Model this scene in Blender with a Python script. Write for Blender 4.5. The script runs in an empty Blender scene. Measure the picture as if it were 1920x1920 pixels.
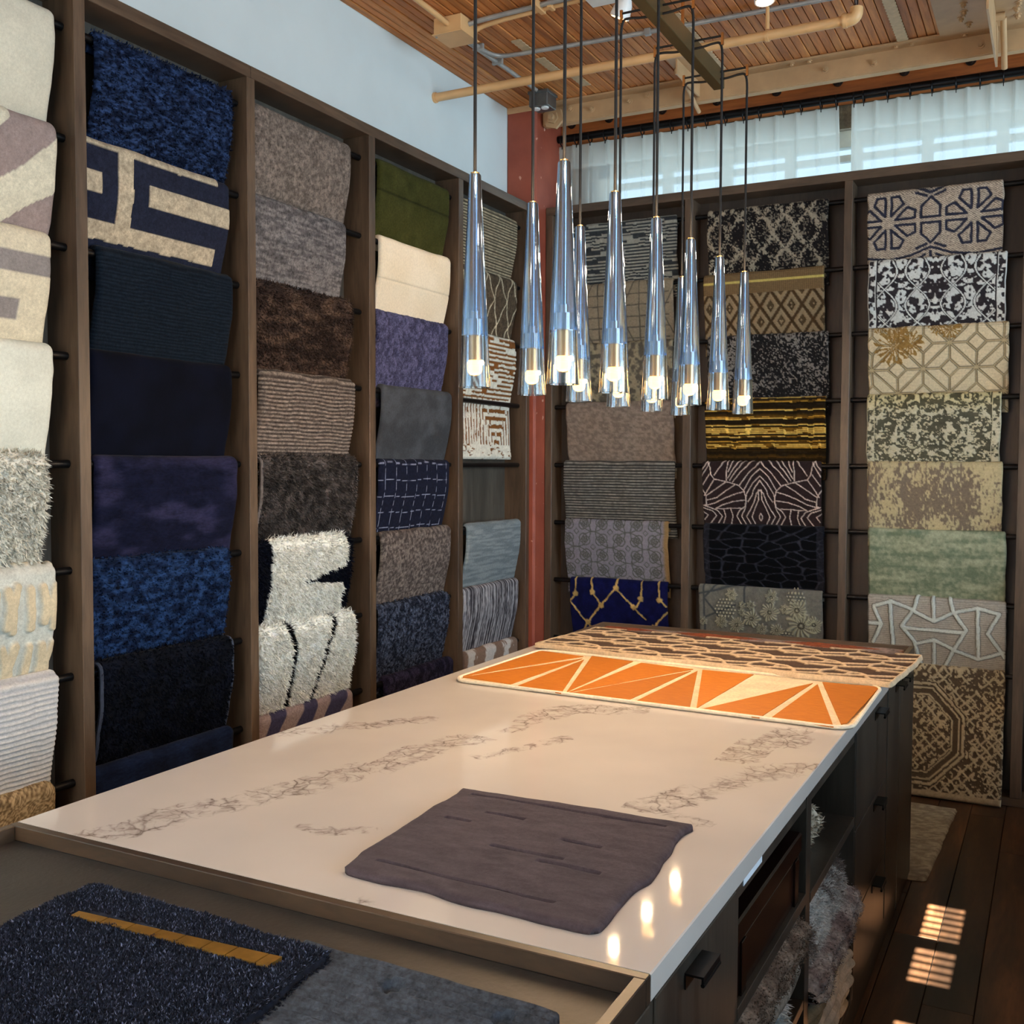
import bpy, math, random
import numpy as np
from mathutils import Vector, Matrix, Euler
random.seed(7); RNG = np.random.default_rng(7)
C = bpy.context.scene.collection
sc = bpy.context.scene

# ------------------------------------------------------------------ camera
CAM = np.array([2.6717, -5.4571, 1.6196]); YAW, PIT, ROL, FPX = .4808, -.0457, .0036, 1964.35
_cy, _sy = math.cos(YAW), math.sin(YAW)
_fw = np.array([-_sy*math.cos(PIT), _cy*math.cos(PIT), math.sin(PIT)])
_r0 = np.array([_cy, _sy, 0.]); _u0 = np.cross(_r0, _fw)
_R = _r0*math.cos(ROL)+_u0*math.sin(ROL); _U = _u0*math.cos(ROL)-_r0*math.sin(ROL)
cd = bpy.data.cameras.new('camera'); cam = bpy.data.objects.new('camera', cd); C.objects.link(cam)
cam.matrix_world = Matrix(((_R[0], _U[0], -_fw[0], CAM[0]), (_R[1], _U[1], -_fw[1], CAM[1]), (_R[2], _U[2], -_fw[2], CAM[2]), (0, 0, 0, 1)))
cd.sensor_width = 36; cd.sensor_fit = 'HORIZONTAL'; cd.lens = FPX/1920*36; cd.clip_start = .05
sc.camera = cam
def at(u, v, x=None, y=None, z=None):                       # measured point of the room -> metres, on the plane x=, y= or z=
    d = _fw+_R*(u-960)/FPX+_U*(960-v)/FPX
    t = (x-CAM[0])/d[0] if x is not None else (y-CAM[1])/d[1] if y is not None else (z-CAM[2])/d[2]
    return CAM+t*d

# ------------------------------------------------------------------ light, exposure
vs = sc.view_settings; vs.view_transform = 'Standard'; vs.look = 'None'; vs.gamma = 1; vs.use_curve_mapping = False
vs.exposure = -0.2
w = bpy.data.worlds.new('sky'); sc.world = w; w.use_nodes = True
bg = w.node_tree.nodes['Background']; bg.inputs[0].default_value = (.55, .80, 1, 1); bg.inputs[1].default_value = 1.6
def area(name, loc, rot, sx, sy, power, col):
    l = bpy.data.lights.new(name, 'AREA'); l.shape = 'RECTANGLE'; l.size = sx; l.size_y = sy; l.energy = power; l.color = col
    o = bpy.data.objects.new(name, l); C.objects.link(o); o.location = loc; o.rotation_euler = rot; return o
area('daylight_right', (6.9, -2.9, 1.95), (0, math.radians(90), 0), 2.3, 5.4, 340, (.66, .86, 1))      # the big side windows
area('daylight_front', (1.0, -6.5, 1.9), (math.radians(90), 0, 0), 2.0, 2.2, 8, (.78, .92, 1))        # the shop-front glass behind the camera
area('daylight_back', (1.85, .335, 2.6), (math.radians(-90), 0, 0), 3.4, 1.7, 24, (.70, .90, 1))          # sky behind the curtained window
sun = bpy.data.lights.new('sun', 'SUN'); sun.energy = 190; sun.angle = math.radians(.16); sun.color = (1, .86, .66)
so = bpy.data.objects.new('sun', sun); C.objects.link(so); so.rotation_euler = (math.radians(90-33.4), 0, 0)

# ------------------------------------------------------------------ helpers
def lin(c):
    c = np.asarray(c, float); c = c/255. if c.max() > 1.001 else c
    return np.where(c <= .04045, c/12.92, ((c+.055)/1.055)**2.4)
def l4(c): return (*[float(x) for x in lin(c)], 1)
class NT:
    def __init__(s, name):
        s.m = bpy.data.materials.new(name); s.m.use_nodes = True; s.t = s.m.node_tree; s.n = s.t.nodes; s.b = s.n['Principled BSDF']
    def add(s, t, **k):
        n = s.n.new(t)
        for a, v in k.items():
            if isinstance(a, str) and hasattr(n, a): setattr(n, a, v)
        return n
    def link(s, a, b): s.t.links.new(a, b)
    def coord(s, scale=(1, 1, 1), src='Object', rot=(0, 0, 0)):
        t = s.add('ShaderNodeTexCoord'); m = s.add('ShaderNodeMapping'); m.inputs[3].default_value = scale; m.inputs[2].default_value = rot
        s.link(t.outputs[src], m.inputs[0]); return m.outputs[0]
    def noise(s, vec, scale, detail=3, rough=.55, dist=0):
        n = s.add('ShaderNodeTexNoise'); n.inputs['Scale'].default_value = scale; n.inputs['Detail'].default_value = detail
        n.inputs['Roughness'].default_value = rough; n.inputs['Distortion'].default_value = dist; s.link(vec, n.inputs['Vector']); return n.outputs[0]
    def ramp(s, fac, stops):
        r = s.add('ShaderNodeValToRGB'); e = r.color_ramp.elements
        while len(e) < len(stops): e.new(.5)
        for k, (p, c) in enumerate(stops): e[k].position = p; e[k].color = c if len(c) == 4 else l4(c)
        s.link(fac, r.inputs[0]); return r.outputs[0]
    def mix(s, a, b, fac, mode='MIX'):
        n = s.add('ShaderNodeMix', data_type='RGBA', blend_type=mode)
        for v, i in ((a, 6), (b, 7)):
            if isinstance(v, tuple): n.inputs[i].default_value = v
            else: s.link(v, n.inputs[i])
        if isinstance(fac, (int, float)): n.inputs[0].default_value = fac
        else: s.link(fac, n.inputs[0])
        return n.outputs[2]
    def bump(s, h, strength, dist=.002):
        b = s.add('ShaderNodeBump'); b.inputs['Strength'].default_value = strength; b.inputs['Distance'].default_value = dist
        s.link(h, b.inputs['Height']); s.link(b.outputs[0], s.b.inputs['Normal'])
    def col(s, c):
        if isinstance(c, tuple): s.b.inputs['Base Color'].default_value = c
        else: s.link(c, s.b.inputs['Base Color'])
    def set(s, **k):
        for a, v in k.items(): s.b.inputs[a.replace('_', ' ')].default_value = v
        return s
def plain(name, c, rough=.6, metal=0, var=.12, sc_=14, bump=.05):
    n = NT(name); v = n.coord(); f = n.noise(v, sc_, 4)
    c = np.array(c, float); n.col(n.ramp(f, [(.3, tuple(np.clip(c*(1-var), 0, 255))), (.7, tuple(np.clip(c*(1+var), 0, 255)))]))
    n.set(Roughness=rough, Metallic=metal); n.bump(n.noise(v, sc_*8, 2), bump); return n.m
def wood(name, dark, mid, light, scale=(1, 1, 1), rough=.45, rnd=0., rings=0.):
    n = NT(name); v = n.coord(scale)
    if rnd:
        oi = n.add('ShaderNodeObjectInfo'); cmb = n.add('ShaderNodeVectorMath', operation='ADD')
        mu = n.add('ShaderNodeVectorMath', operation='SCALE'); n.link(oi.outputs['Random'], mu.inputs['Scale']); mu.inputs[0].default_value = (37, 53, 71)
        n.link(v, cmb.inputs[0]); n.link(mu.outputs[0], cmb.inputs[1]); v = cmb.outputs[0]
    g = n.noise(v, 9, 5, .65, .6); c = n.ramp(g, [(.25, dark), (.5, mid), (.78, light)])
    f2 = n.noise(v, 60, 3, .6, .2); c = n.mix(c, l4(np.array(dark)*.7), n.ramp(f2, [(.45, (0, 0, 0, 1)), (.8, (.55, .55, .55, 1))]))
    if rings:
        wv = n.add('ShaderNodeTexWave', wave_type='RINGS', rings_direction='Z'); wv.inputs['Scale'].default_value = rings; wv.inputs['Distortion'].default_value = 9; wv.inputs['Detail'].default_value = 2; wv.inputs['Detail Scale'].default_value = .6
        n.link(v, wv.inputs[0]); c = n.mix(c, l4(np.array(dark)*.75), n.ramp(wv.outputs[1], [(.55, (0, 0, 0, 1)), (.95, (.6, .6, .6, 1))]))
    if rnd:
        hs = n.add('ShaderNodeHueSaturation'); mr = n.add('ShaderNodeMapRange'); mr.inputs[3].default_value = 1-rnd; mr.inputs[4].default_value = 1+rnd
        n.link(oi.outputs['Random'], mr.inputs[0]); n.link(mr.outputs[0], hs.inputs['Value']); n.link(c, hs.inputs['Color']); c = hs.outputs[0]
    n.col(c); n.set(Roughness=rough); n.bump(f2, .12); return n.m
def emit(name, c, s):
    n = NT(name); n.col(l4(c)); n.b.inputs['Emission Color'].default_value = l4(c); n.b.inputs['Emission Strength'].default_value = s; return n.m

ORG = {}
def tag(o, label=None, cat=None, group=None, kind=None):
    for k, v in (('label', label), ('category', cat), ('group', group), ('kind', kind)):
        if v: o[k] = v
    return o
def thing(name, label, cat, loc=(0, 0, 0), group=None):
    o = bpy.data.objects.new(name, None); C.objects.link(o); o.location = loc; o.empty_display_size = .05
    ORG[o.name] = np.array(loc, float); return tag(o, label, cat, group)
def finish(name, V, F, mat, parent=None, base=None, smooth=False, col=None, label=None, kind=None):
    V = np.asarray(V, float)
    org = ORG[parent.name] if parent is not None else (np.array(base, float) if base is not None else np.zeros(3))
    me = bpy.data.meshes.new(name)
    if isinstance(F, np.ndarray):
        k = F.shape[1]; me.vertices.add(len(V)); me.vertices.foreach_set('co', (V-org).astype(np.float32).ravel())
        me.loops.add(F.size); me.loops.foreach_set('vertex_index', F.astype(np.int32).ravel())
        me.polygons.add(len(F)); me.polygons.foreach_set('loop_start', np.arange(0, F.size, k, dtype=np.int32))
        me.update(calc_edges=True)
    else: me.from_pydata([tuple(p) for p in V-org], [], F); me.update()
    if smooth: me.polygons.foreach_set('use_smooth', np.ones(len(me.polygons), bool))
    if col is not None:
        a = me.attributes.new('Col', 'FLOAT_COLOR', 'POINT'); a.data.foreach_set('color', np.c_[lin(col), np.ones(len(col))].astype(np.float32).ravel())
    me.materials.append(mat)
    o = bpy.data.objects.new(name, me); C.objects.link(o); ORG[o.name] = org
    if parent is not None: o.parent = parent
    else: o.location = org
    if label: o['label'] = label
    if kind: o['kind'] = kind
    return o
class MB:
    def __init__(s): s.v = []; s.f = []
    def _a(s, V, F):
        o = len(s.v); s.v += [tuple(p) for p in V]; s.f += [tuple(i+o for i in q) for q in F]; return s
    def box(s, x0, x1, y0, y1, z0, z1, bev=0.):
        b = min(bev, (x1-x0)*.45, (y1-y0)*.45, (z1-z0)*.45)
        if b <= 0:
            return s._a([(x, y, z) for z in (z0, z1) for y in (y0, y1) for x in (x0, x1)], [(0, 2, 3, 1), (4, 5, 7, 6), (0, 1, 5, 4), (2, 6, 7, 3), (0, 4, 6, 2), (1, 3, 7, 5)])
        V = []; idx = {}
        lo = (x0, y0, z0); hi = (x1, y1, z1)
        for c in [(i, j, k) for i in (0, 1) for j in (0, 1) for k in (0, 1)]:
            for a in range(3):
                p = [(lo[m]+b if c[m] == 0 else hi[m]-b) for m in range(3)]; p[a] = lo[a] if c[a] == 0 else hi[a]
                idx[c, a] = len(V); V.append(p)
        F = []
        for a in range(3):
            m, n = [(1, 2), (2, 0), (0, 1)][a]
            for sd in (0, 1):
                q = []
                for (p1, p2) in ((0, 0), (1, 0), (1, 1), (0, 1)):
                    c = [0, 0, 0]; c[a] = sd; c[m] = p1; c[n] = p2; q.append(idx[tuple(c), a])
                F.append(tuple(q if sd else q[::-1]))
            for p1 in (0, 1):
                for p2 in (0, 1):
                    c0 = [0, 0, 0]; c0[m] = p1; c0[n] = p2; c1 = list(c0); c1[a] = 1; c0 = tuple(c0); c1 = tuple(c1)
                    q = (idx[c0, m], idx[c1, m], idx[c1, n], idx[c0, n]); F.append(q if (p1 == p2) == True else q[::-1])
        for c in [(i, j, k) for i in (0, 1) for j in (0, 1) for k in (0, 1)]:
            q = (idx[c, 0], idx[c, 1], idx[c, 2]); F.append(q if sum(c) % 2 else q[::-1])
        return s._a(V, F)
    def tube(s, pts, r, n=10, cap=True):
        P = [Vector(p) for p in pts]; R = r if isinstance(r, (list, tuple)) else [r]*len(P); rings = []
        t0 = (P[1]-P[0]).normalized(); a = t0.orthogonal().normalized()
        V = []
        for i, p in enumerate(P):
            t = ((P[min(i+1, len(P)-1)]-P[max(i-1, 0)])).normalized(); a = (a-t*a.dot(t)).normalized(); b = t.cross(a)
            V += [tuple(p+(a*math.cos(2*math.pi*k/n)+b*math.sin(2*math.pi*k/n))*R[i]) for k in range(n)]
        F = [(i*n+k, i*n+(k+1) % n, (i+1)*n+(k+1) % n, (i+1)*n+k) for i in range(len(P)-1) for k in range(n)]
        if cap: F += [tuple(range(n-1, -1, -1)), tuple(range((len(P)-1)*n, len(P)*n))]
        return s._a(V, F)
    def lathe(s, prof, c=(0, 0, 0), n=32, closed=False):
        V = [(c[0]+r*math.cos(2*math.pi*k/n), c[1]+r*math.sin(2*math.pi*k/n), c[2]+z) for r, z in prof for k in range(n)]
        m = len(prof); F = [(i*n+k, i*n+(k+1) % n, ((i+1) % m)*n+(k+1) % n, ((i+1) % m)*n+k) for i in range(m if closed else m-1) for k in range(n)]
        if not closed: F += [tuple(range(n-1, -1, -1)), tuple(range((m-1)*n, m*n))]
        return s._a(V, F)
    def prism(s, poly, z0, z1):
        n = len(poly); V = [(x, y, z0) for x, y in poly]+[(x, y, z1) for x, y in poly]
        return s._a(V, [tuple(range(n-1, -1, -1)), tuple(range(n, 2*n))]+[(i, (i+1) % n, n+(i+1) % n, n+i) for i in range(n)])
    def build(s, name, mat, parent=None, base=None, smooth=False, label=None, kind=None):
        o = finish(name, s.v, s.f, mat, parent, base, False, None, label, kind)
        if smooth:
            me = o.data; me.polygons.foreach_set('use_smooth', np.ones(len(me.polygons), bool))
            try: me.set_sharp_from_angle(angle=math.radians(42))
            except Exception: pass
        return o
def tri_fix(o): pass
def smoothpath(pts, n=6):
    P = [np.array(p, float) for p in pts]; Q = [2*P[0]-P[1]]+P+[2*P[-1]-P[-2]]; out = []
    for i in range(1, len(Q)-2):
        for k in range(n):
            t = k/n; a, b, c, d = Q[i-1:i+3]
            out.append(.5*((2*b)+(-a+c)*t+(2*a-5*b+4*c-d)*t*t+(-a+3*b-3*c+d)*t**3))
    return out+[P[-1]]
def copy_part(o, parent):
    c = o.copy(); C.objects.link(c); c.parent = parent; ORG[c.name] = ORG[parent.name]; return c
def structure(o): o['kind'] = 'structure'; return o

# ------------------------------------------------------------------ materials
M_RACKX = wood('dark stained oak', (50, 39, 30), (86, 69, 54), (114, 93, 74), (1, 1, .12), .42)
M_RACKH = wood('dark stained oak along', (52, 41, 32), (90, 73, 58), (116, 96, 77), (.12, .12, 1), .42)
M_BACK = wood('dark back board', (52, 50, 45), (76, 72, 66), (98, 92, 82), (1, 1, .15), .5)
M_BACKB = wood('brown back board', (38, 28, 22), (54, 41, 32), (70, 54, 43), (1, 1, .15), .5)
M_CAB = wood('charcoal stained veneer', (36, 34, 31), (58, 54, 49), (76, 70, 62), (1, 1, .1), .32)
M_RIM = wood('tray rim oak', (34, 26, 20), (58, 45, 34), (84, 66, 49), (.25, .25, 1), .4)
M_FLOOR = wood('smoked oak plank', (38, 27, 20), (72, 51, 36), (112, 80, 55), (1.2, .16, 1), .42, .38, 1.2)
M_CEIL = wood('fir deck plank', (138, 76, 34), (196, 122, 62), (226, 160, 94), (1, .09, 1), .6, .13)
M_BEAMW = wood('old fir beam', (128, 66, 26), (176, 98, 44), (202, 126, 66), (.1, 1, 1), .6)
M_ROD = plain('black steel rod', (20, 20, 22), .38, .6, .1)
M_BLACK = plain('black cord', (9, 8, 10), .65, 0, .1)
M_WALL = plain('white plaster', (214, 226, 228), .85, 0, .015, 3, .12)
M_STEEL = plain('cream painted steel', (188, 152, 112), .5, 0, .07, 6, .1)
M_PIPE = plain('cream painted pipe', (222, 176, 122), .45, 0, .05, 5, .05)
M_CONDUIT = plain('galvanised conduit', (168, 166, 162), .42, .3, .08)
M_BOXG = plain('grey steel box', (105, 105, 104), .42, .7, .12)
M_NUT = plain('dark iron nut', (60, 48, 44), .5, .7, .2, 60)
M_BAR = plain('bronze painted bar', (92, 80, 52), .38, .55, .05)
M_BRASS = plain('brushed brass', (214, 170, 112), .25, 1, .06)
M_SOCK = plain('brushed bronze socket', (206, 160, 112), .3, .85, .05)
M_WHITE = plain('white enamel', (232, 232, 230), .35, 0, .02)
M_FRAME = plain('white window frame', (216, 218, 206), .5, 0, .04)
M_TRAY = plain('dark leather tray bed', (46, 42, 39), .5, 0, .14, 9, .35)
def red_mat():
    n = NT('terracotta paint'); v = n.coord(); c = n.ramp(n.noise(v, 5, 4), [(.3, (136, 62, 44)), (.7, (160, 80, 58))])
    c = n.mix(c, l4((205, 150, 130)), n.ramp(n.noise(v, 24, 1, .3), [(.74, (0, 0, 0, 1)), (.76, (1, 1, 1, 1))])); n.col(c); n.set(Roughness=.6); n.bump(n.noise(v, 60, 3), .15); return n.m
M_RED = red_mat()
def brick_mat():
    n = NT('old stone wall'); v = n.coord(); c = n.ramp(n.noise(v, 16, 5, .7), [(.3, (70, 62, 52)), (.55, (120, 108, 90)), (.75, (170, 158, 132))]); n.col(c); n.set(Roughness=.9); n.bump(n.noise(v, 30, 4), .6, .01); return n.m
M_STONE = brick_mat()
def marble_mat():
    n = NT('veined quartz'); v = n.coord((1, 1, 1), rot=(0, 0, .5))
    base = n.ramp(n.noise(v, 2.2, 3), [(.3, (192, 187, 184)), (.7, (204, 199, 195))])
    vv = n.add('ShaderNodeVectorMath', operation='ADD'); d = n.add('ShaderNodeTexNoise'); d.inputs['Scale'].default_value = 7; d.inputs['Detail'].default_value = 5; n.link(v, d.inputs['Vector'])
    sc2 = n.add('ShaderNodeVectorMath', operation='SCALE'); sc2.inputs['Scale'].default_value = .13; n.link(d.outputs[1], sc2.inputs[0]); n.link(v, vv.inputs[0]); n.link(sc2.outputs[0], vv.inputs[1])
    at_ = n.add('ShaderNodeAttribute', attribute_name='Col'); mk = at_.outputs['Fac']
    def vein(scale, w0, w1):
        vo = n.add('ShaderNodeTexVoronoi', feature='DISTANCE_TO_EDGE'); vo.inputs['Scale'].default_value = scale; n.link(vv.outputs[0], vo.inputs['Vector']); return n.ramp(vo.outputs['Distance'], [(.0, (1, 1, 1, 1)), (w0, (.55, .55, .55, 1)), (w1, (0, 0, 0, 1))])
    big = vein(12, .02, .05); fin = vein(34, .03, .09); m2 = n.ramp(n.noise(v, 26, 3, .6), [(.40, (0, 0, 0, 1)), (.56, (1, 1, 1, 1))]); fm = n.mix(fin, m2, 1., 'MULTIPLY')
    f = n.mix(big, fm, 1., 'ADD'); m1 = n.ramp(mk, [(.02, (0, 0, 0, 1)), (.30, (1, 1, 1, 1))]); f = n.mix(f, m1, 1., 'MULTIPLY')
    haze = n.mix(base, l4((168, 158, 152)), n.ramp(n.mix(m1, m2, 1., 'MULTIPLY'), [(.2, (0, 0, 0, 1)), (1., (.5, .5, .5, 1))]))
    f = n.mix((0, 0, 0, 1), f, .66); n.col(n.mix(haze, l4((120, 110, 104)), f)); n.set(Roughness=.045); n.b.inputs['Specular IOR Level'].default_value = .45; return n.m
M_MARBLE = marble_mat()
def glass_mat(name, c, ior=1.47, rough=0.):
    n = NT(name); n.col(c); n.set(Roughness=rough, IOR=ior); n.b.inputs['Transmission Weight'].default_value = 1; return n.m
def crystal_mat():
    n = NT('blue-gloss crystal'); n.col((.86, .94, 1, 1)); n.set(Roughness=0, IOR=1.52); n.b.inputs['Transmission Weight'].default_value = 1
    g = n.add('ShaderNodeBsdfGlossy'); g.inputs['Color'].default_value = (.42, .66, 1, 1); g.inputs['Roughness'].default_value = .16; mxs = n.add('ShaderNodeMixShader'); geo = n.add('ShaderNodeNewGeometry')
    sx = n.add('ShaderNodeTexCoord'); sp = n.add('ShaderNodeSeparateXYZ'); n.link(sx.outputs['Object'], sp.inputs[0]); mr = n.add('ShaderNodeMapRange'); mr.inputs[1].default_value = .121; mr.inputs[2].default_value = .127; mr.inputs[3].default_value = .0; mr.inputs[4].default_value = .40; n.link(sp.outputs[2], mr.inputs[0])  # blue gloss mixed in above the cavity, clear glass below it
    n.link(mr.outputs[0], mxs.inputs[0]); n.link(n.b.outputs[0], mxs.inputs[1]); n.link(g.outputs[0], mxs.inputs[2]); n.link(mxs.outputs[0], n.n['Material Output'].inputs[0]); return n.m
M_CRYSTAL = crystal_mat()
M_GLAZE = glass_mat('shop-front glass', (1, 1, 1, 1), 1.02)
def pane_mat():
    n = NT('window pane'); tp = n.add('ShaderNodeBsdfTransparent'); gl = n.add('ShaderNodeBsdfGlossy'); mx = n.add('ShaderNodeMixShader'); mx.inputs[0].default_value = .06; gl.inputs['Roughness'].default_value = .02
    n.link(tp.outputs[0], mx.inputs[1]); n.link(gl.outputs[0], mx.inputs[2]); n.link(mx.outputs[0], n.n['Material Output'].inputs[0]); return n.m
M_PANE = pane_mat()
M_BULB = emit('lit bulb', (255, 184, 92), 8)
M_LENS = emit('lit spot lens', (255, 176, 110), 30)
def sheer_mat(name='sheer curtain', tpf=.46):
    n = NT(name); v = n.coord((1, 1, 1)); t = n.t
    tr = n.add('ShaderNodeBsdfTranslucent'); df = n.add('ShaderNodeBsdfDiffuse'); tp = n.add('ShaderNodeBsdfTransparent'); m1 = n.add('ShaderNodeMixShader'); m2 = n.add('ShaderNodeMixShader')
    tr.inputs[0].default_value = l4((232, 238, 236)); df.inputs[0].default_value = l4((224, 224, 218)); m1.inputs[0].default_value = .40; m2.inputs[0].default_value = tpf
    n.link(tr.outputs[0], m1.inputs[1]); n.link(df.outputs[0], m1.inputs[2]); n.link(m1.outputs[0], m2.inputs[1]); n.link(tp.outputs[0], m2.inputs[2]); n.link(m2.outputs[0], n.n['Material Output'].inputs[0]); return n.m
M_SHEER = sheer_mat(); M_TAPE = sheer_mat('curtain heading tape', .12)
RUGM = {}
def rugmat(fs=260, fa=.35, bs=.5, st=(1, 1, 1), sheen=.25, rough=.95, lo=110):
    k = (fs, fa, bs, st, sheen, rough, lo)
    if k in RUGM: return RUGM[k]
    n = NT('rug pile'); a = n.add('ShaderNodeAttribute', attribute_name='Col'); v = n.coord(st)
    f = n.noise(v, fs, 2, .6); g = n.noise(v, lo, 2, .5)
    s = n.mix(f, g, .5); r = n.ramp(s, [(.32, (1-fa,)*3+(1,)), (.68, (1+fa*.75,)*3+(1,))])
    n.col(n.mix(a.outputs[0], r, 1., 'MULTIPLY')); n.set(Roughness=rough); n.b.inputs['Sheen Weight'].default_value = sheen*.15; n.b.inputs['Sheen Roughness'].default_value = .5; n.b.inputs['Specular IOR Level'].default_value = .06
    n.bump(s, bs, .004); RUGM[k] = n.m; return n.m

# ------------------------------------------------------------------ room shell
XR, YF, YB, ZC, XW = 7.0, -6.6, .30, 3.63, -.150
ff = thing('floor', None, None); ff['kind'] = 'structure'
MB().box(XW-.1, XR, YF, YB+.1, -.06, -.012).build('subfloor', plain('dark subfloor', (20, 15, 12), .9), ff)
edges = [2.343-.144*k for k in range(18)][::-1]+[2.488, 2.68, 2.83, 2.99, 3.15, 3.33]+[3.33+.17*k for k in range(1, 22)]
bm = {}
for i in range(len(edges)-1):
    x0, x1 = edges[i], edges[i+1]
    if x0 < XW or x1 > XR: continue
    if abs(x1-2.343) < .002: js = [YF, -3.62, -1.668, YB]
    elif abs(x1-2.488) < .002: js = [YF, -4.3, -2.15, -.2, YB]
    elif abs(x1-2.68) < .002: js = [YF, -3.1, -.667, YB]
    else:
        y = YF; js = [YF]
        while y < YB: y += random.uniform(1.5, 2.5); js.append(min(y, YB))
    for a, b in zip(js[:-1], js[1:]):
        if b-a > .05: MB().box(x0+.0012, x1-.0012, a+.001, b-.001, -.014, random.uniform(-.0012, 0), .0015).build('plank', M_FLOOR, ff)
cc = thing('ceiling', None, None, (0, 0, ZC)); cc['kind'] = 'structure'
MB().box(XW-.1, XR, YF, YB+.1, ZC+.02, ZC+.08).build('roof_deck', plain('dark gap', (28, 18, 12), .9), cc)
wd = .0412
o0 = MB().box(0, wd-.0034, YF, YB, ZC, ZC+.03, .0025).build('plank', M_CEIL, cc); o0.location = (XW, 0, 0)
for k in range(1, int((XR-XW)/wd)):
    o = copy_part(o0, cc); o.location = (XW+k*wd, 0, random.uniform(-.0015, .004))
wl = MB().box(XW-.12, XW, YF, YB+.1, 0, ZC+.05).build('wall_left', M_WALL); structure(wl)
# back wall with the curtained window opening
wb = thing('wall_back', None, None, (0, YB, 0)); wb['kind'] = 'structure'
WX0, WX1, WZ0, WZ1 = .22, 3.5, 1.6, 3.385
m = MB(); m.box(XW, WX0, YB, YB+.22, 0, ZC); m.box(WX1, XR, YB, YB+.22, 0, ZC); m.box(WX0, WX1, YB, YB+.22, 0, WZ0); m.box(WX0, WX1, YB, YB+.22, WZ1, ZC); m.build('masonry', M_STONE, wb)
w1 = thing('window_1', None, None, (WX0, YB+.06, WZ0)); w1['kind'] = 'structure'
m = MB(); m.box(WX0, WX1, YB+.04, YB+.10, WZ1-.085, WZ1); m.box(WX0, WX1, YB+.04, YB+.10, WZ0, WZ0+.07); m.box(WX0, WX0+.07, YB+.04, YB+.10, WZ0, WZ1); m.box(WX1-.07, WX1, YB+.04, YB+.10, WZ0, WZ1); m.build('frame', M_FRAME, w1)
for k in range(1, 9):
    xx = WX0+.07+(WX1-WX0-.14)*k/9; MB().box(xx-.028, xx+.028, YB+.05, YB+.09, WZ0, WZ1).build('mullion', M_FRAME, w1)
for zz in (3.245, 3.115, 2.7, 2.3, 1.95): MB().box(WX0, WX1, YB+.052, YB+.088, zz-.017, zz+.017).build('muntin', M_FRAME, w1)
MB().box(WX0, WX1, YB+.066, YB+.072, WZ0, WZ1).build('pane', M_PANE, w1)
# right wall: big daylight windows ; front wall: slatted sidelight that lets the sun stripes in
m = MB(); m.box(XR, XR+.2, YF, YB+.2, 0, .75); m.box(XR, XR+.2, YF, YB+.2, 3.15, ZC); m.box(XR, XR+.2, -.1, YB+.2, .75, 3.15); m.box(XR, XR+.2, YF, -5.8, .75, 3.15); structure(m.build('wall_right', M_WALL))
w2 = thing('window_2', None, None, (XR, -3.2, .75)); w2['kind'] = 'structure'
for k in range(5): MB().box(XR+.02, XR+.1, -5.8+5.7*k/4-.03, -5.8+5.7*k/4+.03, .75, 3.15).build('mullion', M_FRAME, w2)
MB().box(XR+.06, XR+.066, -5.8, -.1, .75, 3.15).build('pane', M_PANE, w2)
SX0, SX1, SZ0, SZ1 = 2.286, 2.406, 2.66, 3.46
m = MB(); m.box(XW-.1, -.1, YF-.02, YF, 0, ZC+.09); m.box(-.1, 2.1, YF-.02, YF, 0, .6); m.box(-.1, 2.1, YF-.02, YF, 3.05, ZC+.09); m.box(2.1, SX0, YF-.02, YF, 0, ZC+.09); m.box(SX1, XR+.2, YF-.02, YF, 0, ZC+.09); m.box(SX0, SX1, YF-.02, YF, 0, SZ0); m.box(SX0, SX1, YF-.02, YF, SZ1, ZC+.09); structure(m.build('wall_front', M_WALL))
w3 = thing('window_3', None, None, (SX0, YF, SZ0)); w3['kind'] = 'structure'
for z0, z1 in ((3.205, 3.255), (2.855, 3.03)): MB().box(SX0, SX1, YF-.018, YF-.004, z0, z1).build('rail', M_FRAME, w3)
for k in range(21):
    z = SZ0+.018+.0372*k; MB().box(SX0, SX1, YF-.016, YF-.006, z, z+.0085).build('slat', M_FRAME, w3)
w4 = thing('window_4', None, None, (-.1, YF, .6)); w4['kind'] = 'structure'
for xx in (-.07, 1.0, 2.07): MB().box(xx-.03, xx+.03, YF-.02, YF+.03, .6, 3.05).build('mullion', M_FRAME, w4)
MB().box(-.1, 2.1, YF-.012, YF-.008, .6, 3.05).build('pane', M_GLAZE, w4)
lc = thing('light_block_cabinet', 'unseen long dark cabinet added to block window light from the island side', 'cabinet', (3.75, -2.8, 0))  # unseen cabinet added to keep low window light off the island side
MB().box(3.50, 4.0, -5.0, -.35, .06, 1.07, .003).build('body', M_CAB, lc); MB().box(3.48, 4.02, -5.02, -.33, 1.07, 1.10, .003).build('top', M_RACKH, lc); MB().box(3.54, 3.96, -4.96, -.39, 0, .06).build('toe_kick', M_CAB, lc)
for k in range(6): MB().box(3.484, 3.50, -4.99+k*.775, -4.99+k*.775+.765, .08, 1.05, .002).build('door', M_CAB, lc)
# terracotta corner pier
MB().box(XW-.005, .0345, -.1255, YB, 0, ZC, .012).build('trim_1', M_RED, None, (0, 0, 0))['kind'] = 'structure'

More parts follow.
